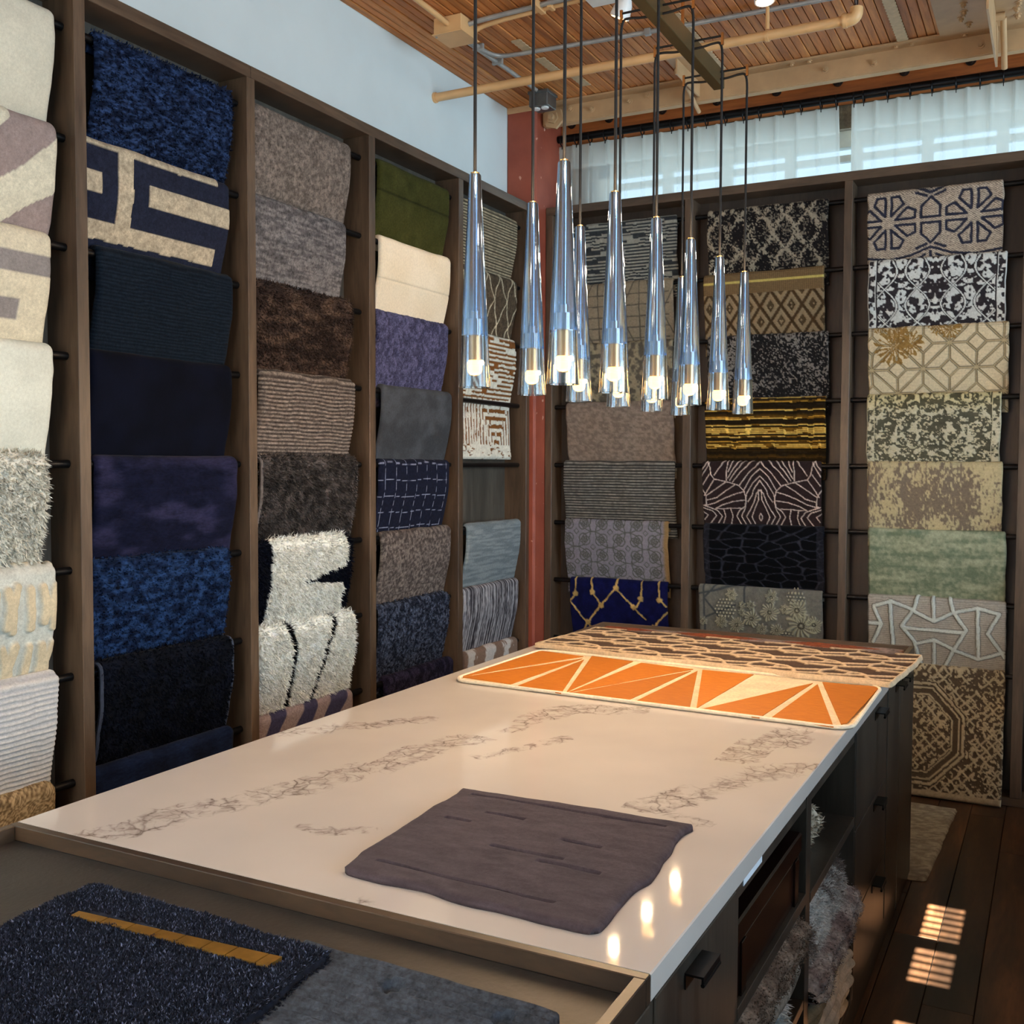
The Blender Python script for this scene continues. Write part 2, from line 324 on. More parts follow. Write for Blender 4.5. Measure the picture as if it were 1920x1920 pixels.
# ------------------------------------------------------------------ display racks
ZT, ZH, ZK = 3.080, 3.035, .042
RODZ = [2.945, 2.610, 2.280, 1.948, 1.615, 1.283, .950, .613]
LP = [(-3.975, -3.932), (-3.2102, -3.1676), (-2.4477, -2.4041), (-1.6797, -1.634), (-.9167, -.8716), (-.1640, -.1263)]
lr = thing('display_rack', 'tall dark oak rug rack along the left wall under white plaster', 'rack', (0, -2.05, 0))
for y0, y1 in LP: MB().box(-.147, 0, y0, y1, ZK, ZH, .0015).build('post', M_RACKX, lr)
for y0, y1 in ((-3.975, -2.426), (-2.425, -.1263)): MB().box(-.147, 0, y0, y1-.0006, ZH, ZT, .0015).build('header', M_RACKH, lr)
MB().box(-.147, -.004, -3.975, -.1263, 0, ZK, .002).build('base', M_RACKH, lr)
for i in range(5):
    a, b = LP[i][1], LP[i+1][0]
    MB().box(-.147, -.137, a, b, ZK, ZH).build('back_panel', M_BACK, lr)
    for z in RODZ: MB().tube([(-.055, a, z), (-.055, b, z)], .013, 10).build('rod', M_ROD, lr, smooth=True)
BP = [(.0375, .0805), (.8621, .9069), (1.6893, 1.7287), (2.50, 2.549), (3.33, 3.375)]
br = thing('display_rack', 'tall dark oak rug rack below the curtained back window', 'rack', (1.7, .07, 0))
for x0, x1 in BP: MB().box(x0, x1, 0, .147, ZK, ZH, .0015).build('post', M_RACKX, br)
MB().box(BP[0][0], BP[-1][1], 0, .147, ZH, ZT, .0015).build('header', M_RACKH, br)
MB().box(BP[0][0], BP[-1][1], .004, .147, 0, ZK, .002).build('base', M_RACKH, br)
for i in range(4):
    a, b = BP[i][1], BP[i+1][0]
    MB().box(a, b, .135, .146, ZK, ZH).build('back_panel', M_BACKB, br)
    for z in RODZ: MB().tube([(a, .05, z), (b, .05, z)], .013, 10).build('rod', M_ROD, br, smooth=True)

# ------------------------------------------------------------------ pattern tools
def _h(ix, iy, s):
    n = (ix.astype(np.int64)*374761393+iy.astype(np.int64)*668265263+s*144269504) & 0xffffffff
    n = ((n ^ (n >> 13))*1274126177) & 0xffffffff
    return ((n ^ (n >> 16)) & 0xffff)/65535.
def vn(x, y, s=0):
    ix = np.floor(x); iy = np.floor(y); fx = x-ix; fy = y-iy; fx = fx*fx*(3-2*fx); fy = fy*fy*(3-2*fy)
    a = _h(ix, iy, s); b = _h(ix+1, iy, s); c = _h(ix, iy+1, s); d = _h(ix+1, iy+1, s)
    return (a*(1-fx)+b*fx)*(1-fy)+(c*(1-fx)+d*fx)*fy
def fb(x, y, s=0, o=3): return sum(vn(x*2**k, y*2**k, s+k*17)*.5**k for k in range(o))/sum(.5**k for k in range(o))
def sm(a, b, x): t = np.clip((x-a)/(b-a), 0, 1); return t*t*(3-2*t)
def mx(c0, c1, t): return np.asarray(c0, float)*(1-t[:, None])+np.asarray(c1, float)*t[:, None]
def segd(u, v, polys):
    d = np.full(u.shape, 9.)
    for P in polys:
        for (a, b), (c, e) in zip(P[:-1], P[1:]):
            lo = min(a, c)-.03; hi = max(a, c)+.03; k = (u > lo) & (u < hi) & (v > min(b, e)-.03) & (v < max(b, e)+.03)
            if not k.any(): continue
            uu = u[k]; v_ = v[k]; L = (c-a)**2+(e-b)**2+1e-12; t = np.clip(((uu-a)*(c-a)+(v_-b)*(e-b))/L, 0, 1)
            d[k] = np.minimum(d[k], np.hypot(uu-a-t*(c-a), v_-b-t*(e-b)))
    return d
def wob(u, v, a=.003, f=22, s=5): return u+a*2*(fb(u*f, v*f, s, 2)-.5), v+a*2*(fb(u*f+9, v*f+4, s+3, 2)-.5)
def inpoly(u, v, P):
    r = np.zeros(u.shape, bool); n = len(P)
    for i in range(n):
        x0, y0 = P[i]; x1, y1 = P[(i+1) % n]
        k = ((y0 > v) != (y1 > v)); r ^= k & (u < (x1-x0)*(v-y0)/((y1-y0) or 1e-9)+x0)
    return r
def one(c, amt=.1, fx=14, fy=14, s=1, hgt=.002):
    def f(u, v, W):
        t = fb(u*fx, v*fy, s, 4); c_ = np.array(c, float); return mx(c_*(1-amt), np.minimum(c_*(1+amt), 255), sm(.25, .75, t)), hgt*(t-.5)
    return f
def two(c0, c1, fx, fy, s, lo=.35, hi=.65, h=.001, o=4):
    def f(u, v, W): t = sm(lo, hi, fb(u*fx, v*fy, s, o)); return mx(c0, c1, t), h*t
    return f
def ribs(c0, c1, per, h=.003, wav=.15, s=3, duty=.5):
    def f(u, v, W):
        ph = v/per+wav*(fb(u*9, v*9, s, 3)-.5)*2; t = .5+.5*np.cos(2*np.pi*ph); t = sm(duty-.3, duty+.3, t); return mx(c0, c1, t*(.85+.3*(fb(u*60, v*60, s, 2)-.5)*2).clip(0, 1)), h*t
    return f
def seq(k): return lambda *a: k

# ------------------------------------------------------------------ rug patterns (u across from the left, v down from the fold, metres)
def p_fret(u, v, W):
    uu, vv = wob(u, v, .0015); a = W-uu-.03*sm(.1, .33, v)*0
    nav = ((a < .452) & (vv > .026) & (vv < .243)) | ((a < .06) & (vv > .15)) | (vv > .303) | ((a < .068) & (vv < .03)) | (vv < -.006)
    nav &= ~((a < .385) & (vv > .092) & (vv < .162))
    nav |= (a > .515) & (a < .66) & (vv > .022) & (vv < .242) & ~((a > .58) & (vv > .096) & (vv < .162))
    t = nav.astype(float); g = fb(u*70, v*70, 2, 2)[:, None]
    return mx((178, 165, 142), (34, 38, 54), t)*(.85+.3*g), -.004*t
def p_arc(u, v, W):
    a = W-u; f1 = np.interp(a, [0, .013, .133, .2, .45, .62], [.03, .045, .155, .2, .33, .36]); f2 = np.interp(a, [0, .09, .19, .3], [.195, .25, .33, .42])
    t = ((v < f1) & ~((a > .165) & (v < .02+(a-.165)*1.1) & (a < .3)) | (v > f2)).astype(float)
    return mx((222, 216, 194), (158, 142, 138), t)*(.93+.14*fb(u*60, v*60, 4, 3)[:, None]), .003*(1-t)
def p_bars(u, v, W):
    a = W-u; t = (((v > .066) & (v < .126)) | ((a > .108) & (a < .5) & (v > .2) & (v < .262))).astype(float)
    return mx((224, 215, 190), (148, 142, 140), t)*(.95+.1*fb(u*40, v*40, 4, 3)[:, None]), -.003*t
def p_worm(u, v, W):
    t = np.zeros(u.shape); r = np.random.default_rng(5)
    polys = []; dmin = np.full(u.shape, 9.)
    for row, (va, vb) in enumerate(((-.10, .02), (.035, .195), (.21, .37))):
        for k in range(15):
            x0 = .01+k*.042+r.uniform(-.006, .006); sl = r.uniform(-.012, .012)
            P = [(x0, va+.012+r.uniform(0, .02)), (x0+sl+.009*math.sin(k*2.1), (va+vb)/2), (x0+sl*1.5, vb-.012-r.uniform(0, .025))]
            dmin = np.minimum(dmin, segd(u, v, [P])-r.uniform(.0, .004))
    d = dmin+.005*(fb(u*40, v*40, 2, 2)-.5); t = sm(.0155, .0095, d)
    return mx((216, 219, 210), (224, 208, 176), t)*(.93+.13*fb(u*50, v*50, 3, 3)[:, None]), .013*np.sqrt(t)
def p_jute(u, v, W):
    t = .5+.5*np.sin(v*480+3*np.sin(u*60))*np.sin(u*330+3*fb(u*40, v*40, 3, 2)*6); t = .6*t+.4*fb(u*120, v*120, 2, 2)
    return mx((112, 94, 68), (214, 192, 154), sm(.2, .8, t)), .004*t
def p_notch(u, v, W):
    a = W-u; aa, vv = wob(a, v, .004, 40); P = [(.515, -.2), (.055, -.2), (.052, .08), (.075, .118), (.2, .136), (.35, .161), (.2, .178), (.06, .19), (.06, .26), (.075, .45), (.55, .45), (.535, .2)]
    t = inpoly(aa, vv, P).astype(float); return mx((12, 15, 28), (244, 243, 234), t)*(.9+.2*fb(u*40, v*40, 3, 3)[:, None]), .012*t
def p_lines(u, v, W):
    a = W-u; aa, vv = wob(a, v, .004, 60); d = segd(aa, vv, [[(.5, -.1), (.47, -.03), (.42, .045), (.405, .09), (.412, .15), (.425, .4)], [(.2, -.1), (.16, -.03), (.148, .03), (.2, .11), (.24, .24), (.29, .4)]])
    t = sm(.013, .017, d); return mx((10, 9, 14), (246, 245, 236), t)*(.9+.2*fb(u*40, v*40, 3, 3)[:, None]), .01*t
def p_mauve(u, v, W):
    uu, vv = wob(u, v, .02, 7); t = sm(-.15, .15, np.sin((uu*1.1+vv*.9)*30)); return mx((62, 62, 92), (150, 136, 140), t), 0*t
def p_check(u, v, W):
    a = W-u; uu = a+.006*np.sin(v*18); du = np.abs((uu-.045) % .088-.044); dv = np.abs((v+.004*np.sin(u*20)-.02) % .074-.037); d = np.maximum(du-.0425, dv-.0355)
    t = sm(.0, .0006, d)*(uu > .04); return mx((22, 26, 44), (140, 146, 170), t)*(.85+.3*fb(u*90, v*90, 2, 2)[:, None]), .001*t
def p_lattice(u, v, W):
    a = W-u; s = .14; p = []
    x = a+.006*np.sin(v*60)+.008*(fb(u*18, v*18, 2, 2)-.5); k = np.abs(((x/s+v/.26) % 1)-.5); l = np.abs(((x/s-v/.26) % 1)-.5); d = np.minimum(.5-np.abs(.5-k*1), .5-np.abs(.5-l*1))
    t = sm(.045, .02, np.minimum(k, l)); return mx((84, 72, 58), (200, 188, 160), t)*(.8+.4*fb(u*50, v*50, 6, 3)[:, None]), .004*t
def p_maze(u, v, W):
    uu, vv = wob(u, v, .003, 35); lo = vv > .335
    run = np.floor(uu/.055+7*_h(np.floor(vv/.024), np.zeros(u.shape), 3)); seg = _h(run, np.floor(vv/.012), 8)
    top = ((np.floor(vv/.012) % 2 == 0) & (seg > .16)) | (seg > .86)
    cx = W-.17; cyv = .60; q = np.maximum(np.abs(uu-cx)*1.25, (cyv-vv)*.9); ring = (np.floor(q/.019) % 2 == 0); side = (np.abs(uu-cx) > .2) & (np.floor(uu/.0145) % 2 == 0)
    bot = np.where(np.abs(uu-cx) > .2, side, ring) ^ (_h(np.floor(uu/.011), np.floor(vv/.03), 5) > .9)
    t = np.where(lo, bot, top).astype(float); t = np.where(v > .585, (fb(u*30, v*90, 2, 2) > .3)*1., t)
    return mx((122, 78, 40), (214, 214, 202), t)*(.92+.16*fb(u*60, v*60, 4, 2)[:, None]), .006*t
def p_blotch(u, v, W):
    uu, vv = wob(u, v, .03, 12); t = sm(.045, .03, np.abs(((uu+vv*.4) % .2)-.1)+.03*(fb(u*60, v*60, 7, 3)-.5)*2); return mx((142, 120, 106), (206, 206, 204), t), .002*t
def p_stria(u, v, W):
    t = .6*vn(u*210, v*3.5, 3)+.4*fb(u*160, v*40, 6, 2); return mx((58, 56, 62), (176, 176, 182), sm(.3, .72, t)), .002*t
def p_greymaze(u, v, W):
    uu, vv = wob(u, v, .003, 30); run = np.floor(uu/.075+9*_h(np.floor(vv/.0172), np.zeros(u.shape), 3)); seg = _h(run, np.floor(vv/.0086), 18)
    t = (((np.floor(vv/.0086) % 2 == 0) & (seg > .14)) | (seg > .87)).astype(float)
    return mx((56, 60, 64), (150, 150, 142), t)*(.9+.2*fb(u*60, v*60, 4, 2)[:, None]), .004*t
def p_thin(u, v, W):
    X = [[(c-.12, -.05), (c+.12, .4)] for c in (.06, .31, .56)]+[[(c+.12, -.05), (c-.12, .4)] for c in (.06, .31, .56)]+[[(.02, y), (.6, y)] for y in (.07, .13, .19, .25, .31)]+[[(c, -.05), (c, .4)] for c in (.185, .43)]
    uu, vv = wob(u, v, .0025, 30); d = segd(uu, vv, X); t = sm(.002, .0042, d)*.85+.15; return mx((84, 80, 72), (140, 130, 112), t*(.75+.5*fb(u*90, v*90, 2, 2)).clip(0, 1)), .002*t
def p_scroll(u, v, W):
    uu, vv = wob(u, v, .003, 24); s = .21; d = np.full(u.shape, 9.)
    for ox, oy in ((0, 0), (s/2, s*.42)):
        x = (uu+ox+.03) % s-s/2; y = (vv+oy+.02) % (s*.84)-s*.42; r = np.hypot(x, y)
        d = np.minimum(d, np.abs(r-.088)); 
        for qx, qy in ((.042, .036), (-.042, .036), (.042, -.036), (-.042, -.036)): d = np.minimum(d, np.minimum(np.abs(np.hypot(x-qx, y-qy)-.024), np.abs(np.hypot(x-qx*1.08, y-qy*1.1)-.010)))
        d = np.minimum(d, np.abs(np.abs(x)+np.abs(y)-.016))
    t = sm(.0018, .0042, d); b = sm(W-.035, W-.012, u)
    c = mx((92, 96, 94), (138, 136, 152), t*(.9+.2*(fb(u*70, v*70, 3, 2)-.5)).clip(0, 1)); return c*(1-b[:, None])+np.array((150, 122, 84.))*b[:, None], -.002*(1-t)
def p_gold(u, v, W):
    k = .000534; P = [[(205, 1290), (200, 1470), (140, 1540), (290, 1740), (330, 1770), (270, 1860)], [(330, 1770), (490, 1570)], [(390, 1290), (400, 1440), (500, 1570), (670, 1370), (690, 1260)], [(670, 1380), (860, 1560), (990, 1690)], [(900, 1560), (950, 1470), (960, 1290)], [(1145, 1290), (1150, 1470), (1225, 1535)], [(1230, 1600), (1110, 1730), (1075, 1790), (1150, 1880)], [(330, 1770), (400, 1880)]]
    P = [[((x-130)*k, (y-1285)*k) for x, y in q] for q in P]; N = [(200, 1460), (500, 1570), (668, 1375), (330, 1765), (865, 1565), (945, 1475), (1150, 1475), (1075, 1775), (400, 1435)]
    uu, vv = wob(u, v, .004, 60); d = segd(uu, vv, P)
    for x, y in N: d = np.minimum(d, np.hypot(uu-(x-130)*k, vv-(y-1285)*k)*.32)
    t = sm(.0066, .004, d+.002*(fb(u*150, v*150, 3, 2)-.5)); return mx((16, 20, 66), (190, 160, 100), t)*(.7+.6*fb(u*30, v*30, 5, 3)[:, None]), .003*t
def p_ogee(u, v, W):
    uu, vv = wob(u, v, .006, 40); s = .235; d = np.full(u.shape, 9.)
    for k in range(-1, 5):
        for sg in (-1, 1): d = np.minimum(d, np.abs(uu-(k*s*.5+.06)-sg*.056*np.cos((vv+.03+(.0 if k % 2 else .0))*2*np.pi/.34)))
    t = sm(.024, .006, d); n = fb(u*150, v*150, 3, 2)*.7+.3*fb(u*12, v*12, 8, 2); f = sm(.57, .62, n+.16*t)
    return mx((32, 29, 30), (158, 148, 130), f*(.7+.3*t)), .003*f
def p_tribal(u, v, W):
    wv = .5+.25*np.sin(u*900)+.25*np.sin(v*700); base = mx((96, 78, 54), (136, 112, 80), wv); s = .108
    q0 = (u+.02)/s; q1 = (v-.105)/.16; a = np.abs((q0+q1) % 1-.5); b = np.abs((q0-q1) % 1-.5); e = np.minimum(a, b); cid = _h(np.floor(q0+q1), np.floor(q0-q1), 4)
    tan = ((e > .09) & (e < .30)) | ((cid > .5) & (np.maximum(a, b) < .62) & (e > .40)); line = e < .03
    c = mx((84, 68, 48), (146, 126, 98), (tan & ~line).astype(float)); c = np.where(line[:, None], np.array((72, 52, 32.)), c)
    z = (v > .112)[:, None]; c = np.where(z, c, base); st = (np.abs(v-.052) < .0055)[:, None]; return np.where(st, np.array((196, 178, 104.)), c), .003*tan*(v > .112)
def p_char(u, v, W):
    n = fb(u*140, v*140, 9, 2); b = fb(u*9, v*9, 4, 3); d = segd(*wob(u, v, .02, 14), [[(.44, .02), (.52, .11), (.56, .2)], [(.60, 0), (.5, .05)], [(.25, .28), (.36, .27)], [(.2, -.05), (.1, .2)]]); k = sm(.04, .0, d)*.16
    f = sm(.58, .68, n+.5*(b-.5)+k); return mx((32, 30, 31), (132, 126, 120), f), .002*f
def p_goldstripe(u, v, W):
    r = np.floor(v/.0085+.6*(vn(u*25, v*0, 6)-.5)); h = _h(r, r*0, 12); run = _h(np.floor(u/.04+9*h), r, 5); y = (v/.0085+.6*(vn(u*25, v*0, 6)-.5)) % 1
    gold = (h > .58) & (y > .45) & (run > .2); brt = (h > .74) & gold; c = mx((30, 22, 12), (112, 80, 24), sm(.2, .9, h)); c = np.where(((run > .88) & (h < .5))[:, None], np.array((38, 30, 20.)), c); c = np.where(gold[:, None], np.array((196, 152, 60.)), c); return np.where(brt[:, None], np.array((230, 196, 104.)), c)*(.8+.4*fb(u*80, v*80, 3, 2)[:, None]), .003*gold
ZEB = [[(165, 45), (195, 100), (205, 180), (240, 230), (370, 260), (480, 290), (545, 350), (562, 440), (550, 520), (520, 545)], [(385, 30), (365, 150), (365, 245)], [(430, 45), (385, 150)], [(700, 60), (600, 150), (500, 290)], [(640, 30), (520, 140), (430, 260)], [(560, 30), (470, 130), (400, 240)], [(510, 30), (440, 110), (380, 220)], [(705, 115), (620, 200), (545, 340)], [(705, 195), (640, 260), (570, 380), (560, 440)], [(705, 240), (640, 340), (625, 400), (580, 470)], [(705, 340), (670, 380), (640, 480), (600, 560), (560, 630), (610, 730)], [(690, 340), (690, 440), (650, 540), (615, 635), (655, 730)], [(565, 460), (550, 540), (510, 630), (560, 730)], [(540, 530), (490, 570), (460, 630), (510, 730)], [(545, 360), (470, 380), (350, 430), (240, 490), (150, 520)], [(450, 290), (360, 350), (260, 430), (160, 460)], [(360, 260), (260, 330), (150, 410)], [(240, 230), (190, 310), (130, 410)], [(560, 450), (430, 470), (320, 510), (250, 550)], [(110, 200), (190, 60)], [(110, 130), (170, 50)], [(120, 290), (190, 180)], [(350, 40), (290, 110), (240, 190)], [(110, 340), (145, 400), (155, 510), (120, 520), (260, 570), (310, 640), (260, 730)], [(110, 545), (210, 580), (250, 630), (180, 730)], [(110, 590), (160, 625), (125, 680)], [(330, 560), (345, 640), (315, 730)], [(400, 545), (420, 630), (400, 730)], [(520, 545), (400, 545), (320, 555), (250, 550)], [(705, 600), (692, 620), (690, 650), (705, 680)]]
def p_zebra(u, v, W):
    k = .000494; m = W/2-np.abs(u-W/2); uu, vv = wob(m, v, .0012, 90); P = [[((x-110)*k*W/.588, (y-40)*k) for x, y in q] for q in ZEB]
    t = sm(.0034, .0020, segd(uu, vv, P)); return mx((44, 34, 36), (204, 188, 180), t)*(.85+.3*fb(u*80, v*80, 3, 2)[:, None]), .003*t
def vor(u, v, sx, sy, s=3):
    x = u/sx; y = v/sy; ix = np.floor(x); iy = np.floor(y); d1 = np.full(u.shape, 9.); d2 = d1.copy()
    for i in (-1, 0, 1):
        for j in (-1, 0, 1):
            d = np.hypot(ix+i+.15+.7*_h(ix+i, iy+j, s)-x, iy+j+.15+.7*_h(ix+i, iy+j, s+7)-y); d2 = np.where(d < d1, d1, np.minimum(d2, d)); d1 = np.minimum(d1, d)
    return d2-d1
def p_stonebk(u, v, W):
    uu, vv = wob(u, v, .004, 26); t = sm(.14, .05, vor(uu, vv, .105, .042)); t = np.maximum(t, .6*((u < .035) | (u > W-.035))); return mx((10, 11, 15), (52, 54, 66), t*(.4+.8*fb(u*50, v*120, 3, 3))), -.002*t
FLW = [(665, 1680, 90), (860, 1600, 96), (500, 1760, 84), (1190, 1720, 150), (1150, 1560, 110), (880, 1440, 66), (660, 1540, 46), (330, 1740, 66), (1320, 1700, 84), (565, 1540, 36), (1020, 1560, 50), (770, 1790, 60), (930, 1790, 70), (450, 1440, 60), (120, 1740, 50), (560, 1620, 40)]
def p_floral(u, v, W):
    k = .000494; x = u/k+80; y = v/k+1345; t = np.zeros(u.shape); dk = t.copy()
    for i, (cx, cy, r) in enumerate(FLW):
        a = np.arctan2(y-cy, x-cx); q = np.hypot(x-cx, y-cy)/r; pet = 1+.16*np.cos(a*(5+i % 4)+i); e = sm(1.05, .9, q/pet); t = np.maximum(t, e*(.55+.45*np.cos(a*(14+2*i % 6)+q*6))); dk = np.maximum(dk, sm(.3, .2, q)*sm(.1, .2, q))
    for cx, cy, r in ((380, 1590, 118), (1140, 1440, 100), (1040, 1840, 70)):
        g = 36.; dd = np.hypot((x+(np.floor(y/g) % 2)*18) % g-18, y % g-18); t = np.maximum(t, sm(11, 7, dd)*(np.hypot(x-cx, (y-cy)*1.05) < r)*1.1)
    ln = segd(u, v, [[(0, .05), (.2, .0)], [(.03, .07), (.14, .2)], [(.03, .07), (.12, -.02)], [(.03, -.05), (.03, .3)], [(.0, .19), (.2, .1)], [(.25, -.05), (.25, .1)]]); base = mx((70, 76, 80), (118, 118, 112), sm(.002, .008, ln)*(.6+.6*fb(u*60, v*60, 3, 3)).clip(0, 1))
    c = base*(1-t.clip(0, 1)[:, None])+np.array((176, 176, 152.))*t.clip(0, 1)[:, None]; return c*(1-.5*dk[:, None]), .010*t
def medal(cx, cy):
    out = []
    for k in range(8):
        a0 = k*math.pi/4+.12; a1 = (k+1)*math.pi/4-.12; p = lambda r, a: (cx+r*math.cos(a), cy+r*math.sin(a)*.98)
        out.append([p(.036, (a0+a1)/2), p(.125 if k % 2 == 0 else .112, a0), p(.135, (a0+a1)/2), p(.112 if k % 2 == 0 else .125, a1), p(.036, (a0+a1)/2)])
    return out
def p_medal(u, v, W):
    P = medal(.10, .155)+medal(.49, .155)
    for s, yy in ((-1, .142), (1, .168)): P += [[(.252, yy), (.252, yy+s*.05), (.295, yy+s*.095), (.338, yy+s*.05), (.338, yy), (.252, yy)], [(.20, yy+s*.15), (.295, yy+s*.115), (.39, yy+s*.15)], [(.2, yy+s*.185), (.27, yy+s*.15)], [(.39, yy+s*.185), (.32, yy+s*.15)], [(.23, yy+s*.118), (.275, yy+s*.10)], [(.36, yy+s*.118), (.315, yy+s*.10)], [(.0, yy+s*.15), (.10, yy+s*.165), (.2, yy+s*.15)], [(.39, yy+s*.15), (.49, yy+s*.165), (.61, yy+s*.15)], [(.295, yy+s*.135), (.295, yy+s*.19)]]
    uu, vv = wob(u, v, .002, 40); d = segd(uu, vv, P); t = sm(.0072, .0048, d); wv = .5+.5*np.sin(v*640+2*np.sin(u*420)); nz = fb(u*160, v*260, 4, 2)
    c = mx((118, 106, 98), (214, 198, 176), sm(.3, .75, .5*wv+.5*nz)); return c*(1-t[:, None])+(np.array((44, 46, 60.))*(.8+.5*nz[:, None]))*t[:, None], .002*(1-t)
def damask(light, dark, lw, thr, lines=True):
    def f(u, v, W):
        m = np.abs(u-W*.5); q = np.abs((u/W*2) % 1-.5)*W*.5; a = fb(q*62+3, v*62, 21, 2); b = fb(m*46+9, v*50, 5, 3); n = .5*a+.5*b+.05*np.sin(q*90)*np.sin(v*70)
        t = sm(thr-.018, thr+.018, n); z = np.abs(np.abs(q-.075)-.055*np.abs(np.sin(v*19+.4))); t = np.where(lines & (z < .0038), 1., t); t = np.where(lines & (z > .0038) & (z < .0075), 0., t)
        e = np.minimum(u, W-u); bd = e < .036; t = np.where(bd, sm(.47, .53, fb(u*60, v*60, 3, 2)), t); t = np.where(np.abs(e-.0375) < .0016, 1, np.where(np.abs(e-.0415) < .003, 0., t)); t = np.where(e < .004, 1, t)
        hi = np.asarray(light, float)*(1+.12*(fb(u*8, v*8, 31, 2)-.5)[:, None]); lo = np.asarray(dark, float)*(1+.25*(fb(u*20, v*60, 33, 2)-.5)[:, None])
        return lo*(1-t*lw)[:, None]+hi*(t*lw)[:, None], .002*t
    return f
def p_damolive(u, v, W):
    c, h = damask((200, 196, 172), (84, 83, 70), 1., .545, False)(u, v, W); n = fb(u*110, v*150, 3, 2); k = (n > .60)[:, None]&(fb(u*30, v*30, 2, 2) > .42)[:, None]; c = np.where(k, np.array((192, 186, 158.)), c); z = sm(.12, -.02, v)[:, None]*.35
    return c*(1-z*np.array((0, .12, .5))), h
def p_trellis(u, v, W):
    s = .239; P = []
    for i in range(-1, 4):
        for j in range(-1, 3):
            for ox, oy in ((0, 0), (s/2, s/2)):
                x = .02+i*s+ox; y = -.03+j*s+oy; g = .044; P += [[(x, y), (x+s/2, y+s/2)], [(x, y), (x+s/2, y-s/2)], [(x, y), (x+s/2-g, y)], [(x, y), (x-s/2+g, y)], [(x, y), (x, y+s/2-g)], [(x, y), (x, y-s/2+g)]]
                P += [[(x+s/2-g, y), (x+s/2, y+g), (x+s/2+g, y), (x+s/2, y-g), (x+s/2-g, y)]]
    d = segd(u, v, P); edge = sm(.0026, .0012, np.abs(d-.0046)); t = sm(.0052, .0036, d); c = mx((216, 202, 170), (186, 168, 132), t); c = c*(1-.35*edge[:, None]); hgt = -.002*t
    for cx, cy, r in ((.12, .10, .085), (.135, .03, .055), (.2, .085, .06), (.33, .0, .05), (.38, .02, .05), (.05, -.0, .03)):
        a = np.arctan2(v-cy, u-cx); q = np.hypot(u-cx, v-cy)/r; k = (q < 1+.1*np.cos(a*11)) & (fb(np.cos(a)*4+q*3, np.sin(a)*4+q*3, 5, 2)+.25*np.cos(a*17) > .42); c = np.where((k & (v < .22))[:, None], np.array((150, 118, 66.))*(.85+.3*fb(u*90, v*90, 3, 2)[:, None]), c)
    return c*(.96+.08*np.sin(v*900)[:, None]), hgt
def p_abrash(u, v, W):
    n = fb(u*120, v*60, 3, 3); b = fb(u*9, v*6, 9, 3); t = sm(.42, .60, n+.75*(b-.5)+.12*sm(.08, 0, v)); return mx((122, 110, 96), (186, 174, 138), t), .001*t
def p_sage(u, v, W): t = fb(u*6, v*40, 3, 4); return mx((104, 118, 98), (160, 166, 142), sm(.25, .75, .6*t+.4*fb(u*70, v*70, 8, 2))), 0*t
ANG = [[(200, 790), (290, 760), (405, 800), (345, 890), (410, 975), (450, 1120)], [(285, 760), (300, 1000)], [(200, 800), (240, 885), (195, 990)], [(405, 800), (435, 700)], [(415, 810), (510, 855), (605, 800), (580, 700)], [(510, 855), (500, 700)], [(605, 800), (670, 890), (610, 1000), (560, 1120)], [(370, 900), (655, 905)], [(610, 800), (725, 770), (830, 795), (775, 900), (860, 1030)], [(725, 770), (730, 1050)], [(420, 985), (510, 955), (620, 1010), (730, 1050), (850, 1000)], [(510, 955), (510, 1120)], [(150, 885), (240, 885)], [(345, 890), (372, 900)]]
def p_angle(u, v, W):
    k = .00091; P = [[((x-168)*k, (y-728)*k) for x, y in q] for q in ANG]; d = segd(*wob(u, v, .002, 50), P); t = sm(.0098, .0068, d); e = sm(.0135, .0105, d)*(1-t); r = .5+.5*np.sin(v*620+2.5*fb(u*50, v*50, 3, 2)); c = mx((140, 136, 130), (186, 180, 170), r*.7+.3*fb(u*60, v*60, 3, 2)); c = c*(1-.3*e[:, None])
    return c*(1-t[:, None])+np.array((196, 204, 200.))*t[:, None], .007*t+.0012*r
def p_octa(u, v, W):
    cx = .21; cv = .33; uu, vv = wob(u, v, .003, 60); du = np.abs(uu-cx); dv = np.abs(vv-cv)*.92; o = np.maximum(np.maximum(du, dv), (du+dv)/1.38); t = np.zeros(u.shape)
    for r0, r1 in ((.198, .207), (.216, .229), (.168, .175)): t = np.where((o > r0) & (o < r1), 1, t)
    n = fb(uu*95, vv*95, 3, 2); inn = (o < .165) | (o > .235); g = np.abs(((du+dv)/.05) % 1-.5); h = np.abs(((du-dv)/.05) % 1-.5); mot = ((np.minimum(g, h) < .12) & (fb(u*16, v*16, 9, 2) > .42)) | (n > .60); t = np.where(inn & mot, 1, t)
    sq = np.maximum(np.abs(uu-.1), np.abs(vv-.035)); t = np.where((sq < .095) & (vv < .13), ((sq/.0165) % 1 > .45)*1., t); t = np.where((v > .602), 1, t)
    return mx((92, 81, 67), (186, 174, 146), t*(.8+.3*fb(u*60, v*60, 4, 2)).clip(0, 1)), .005*t

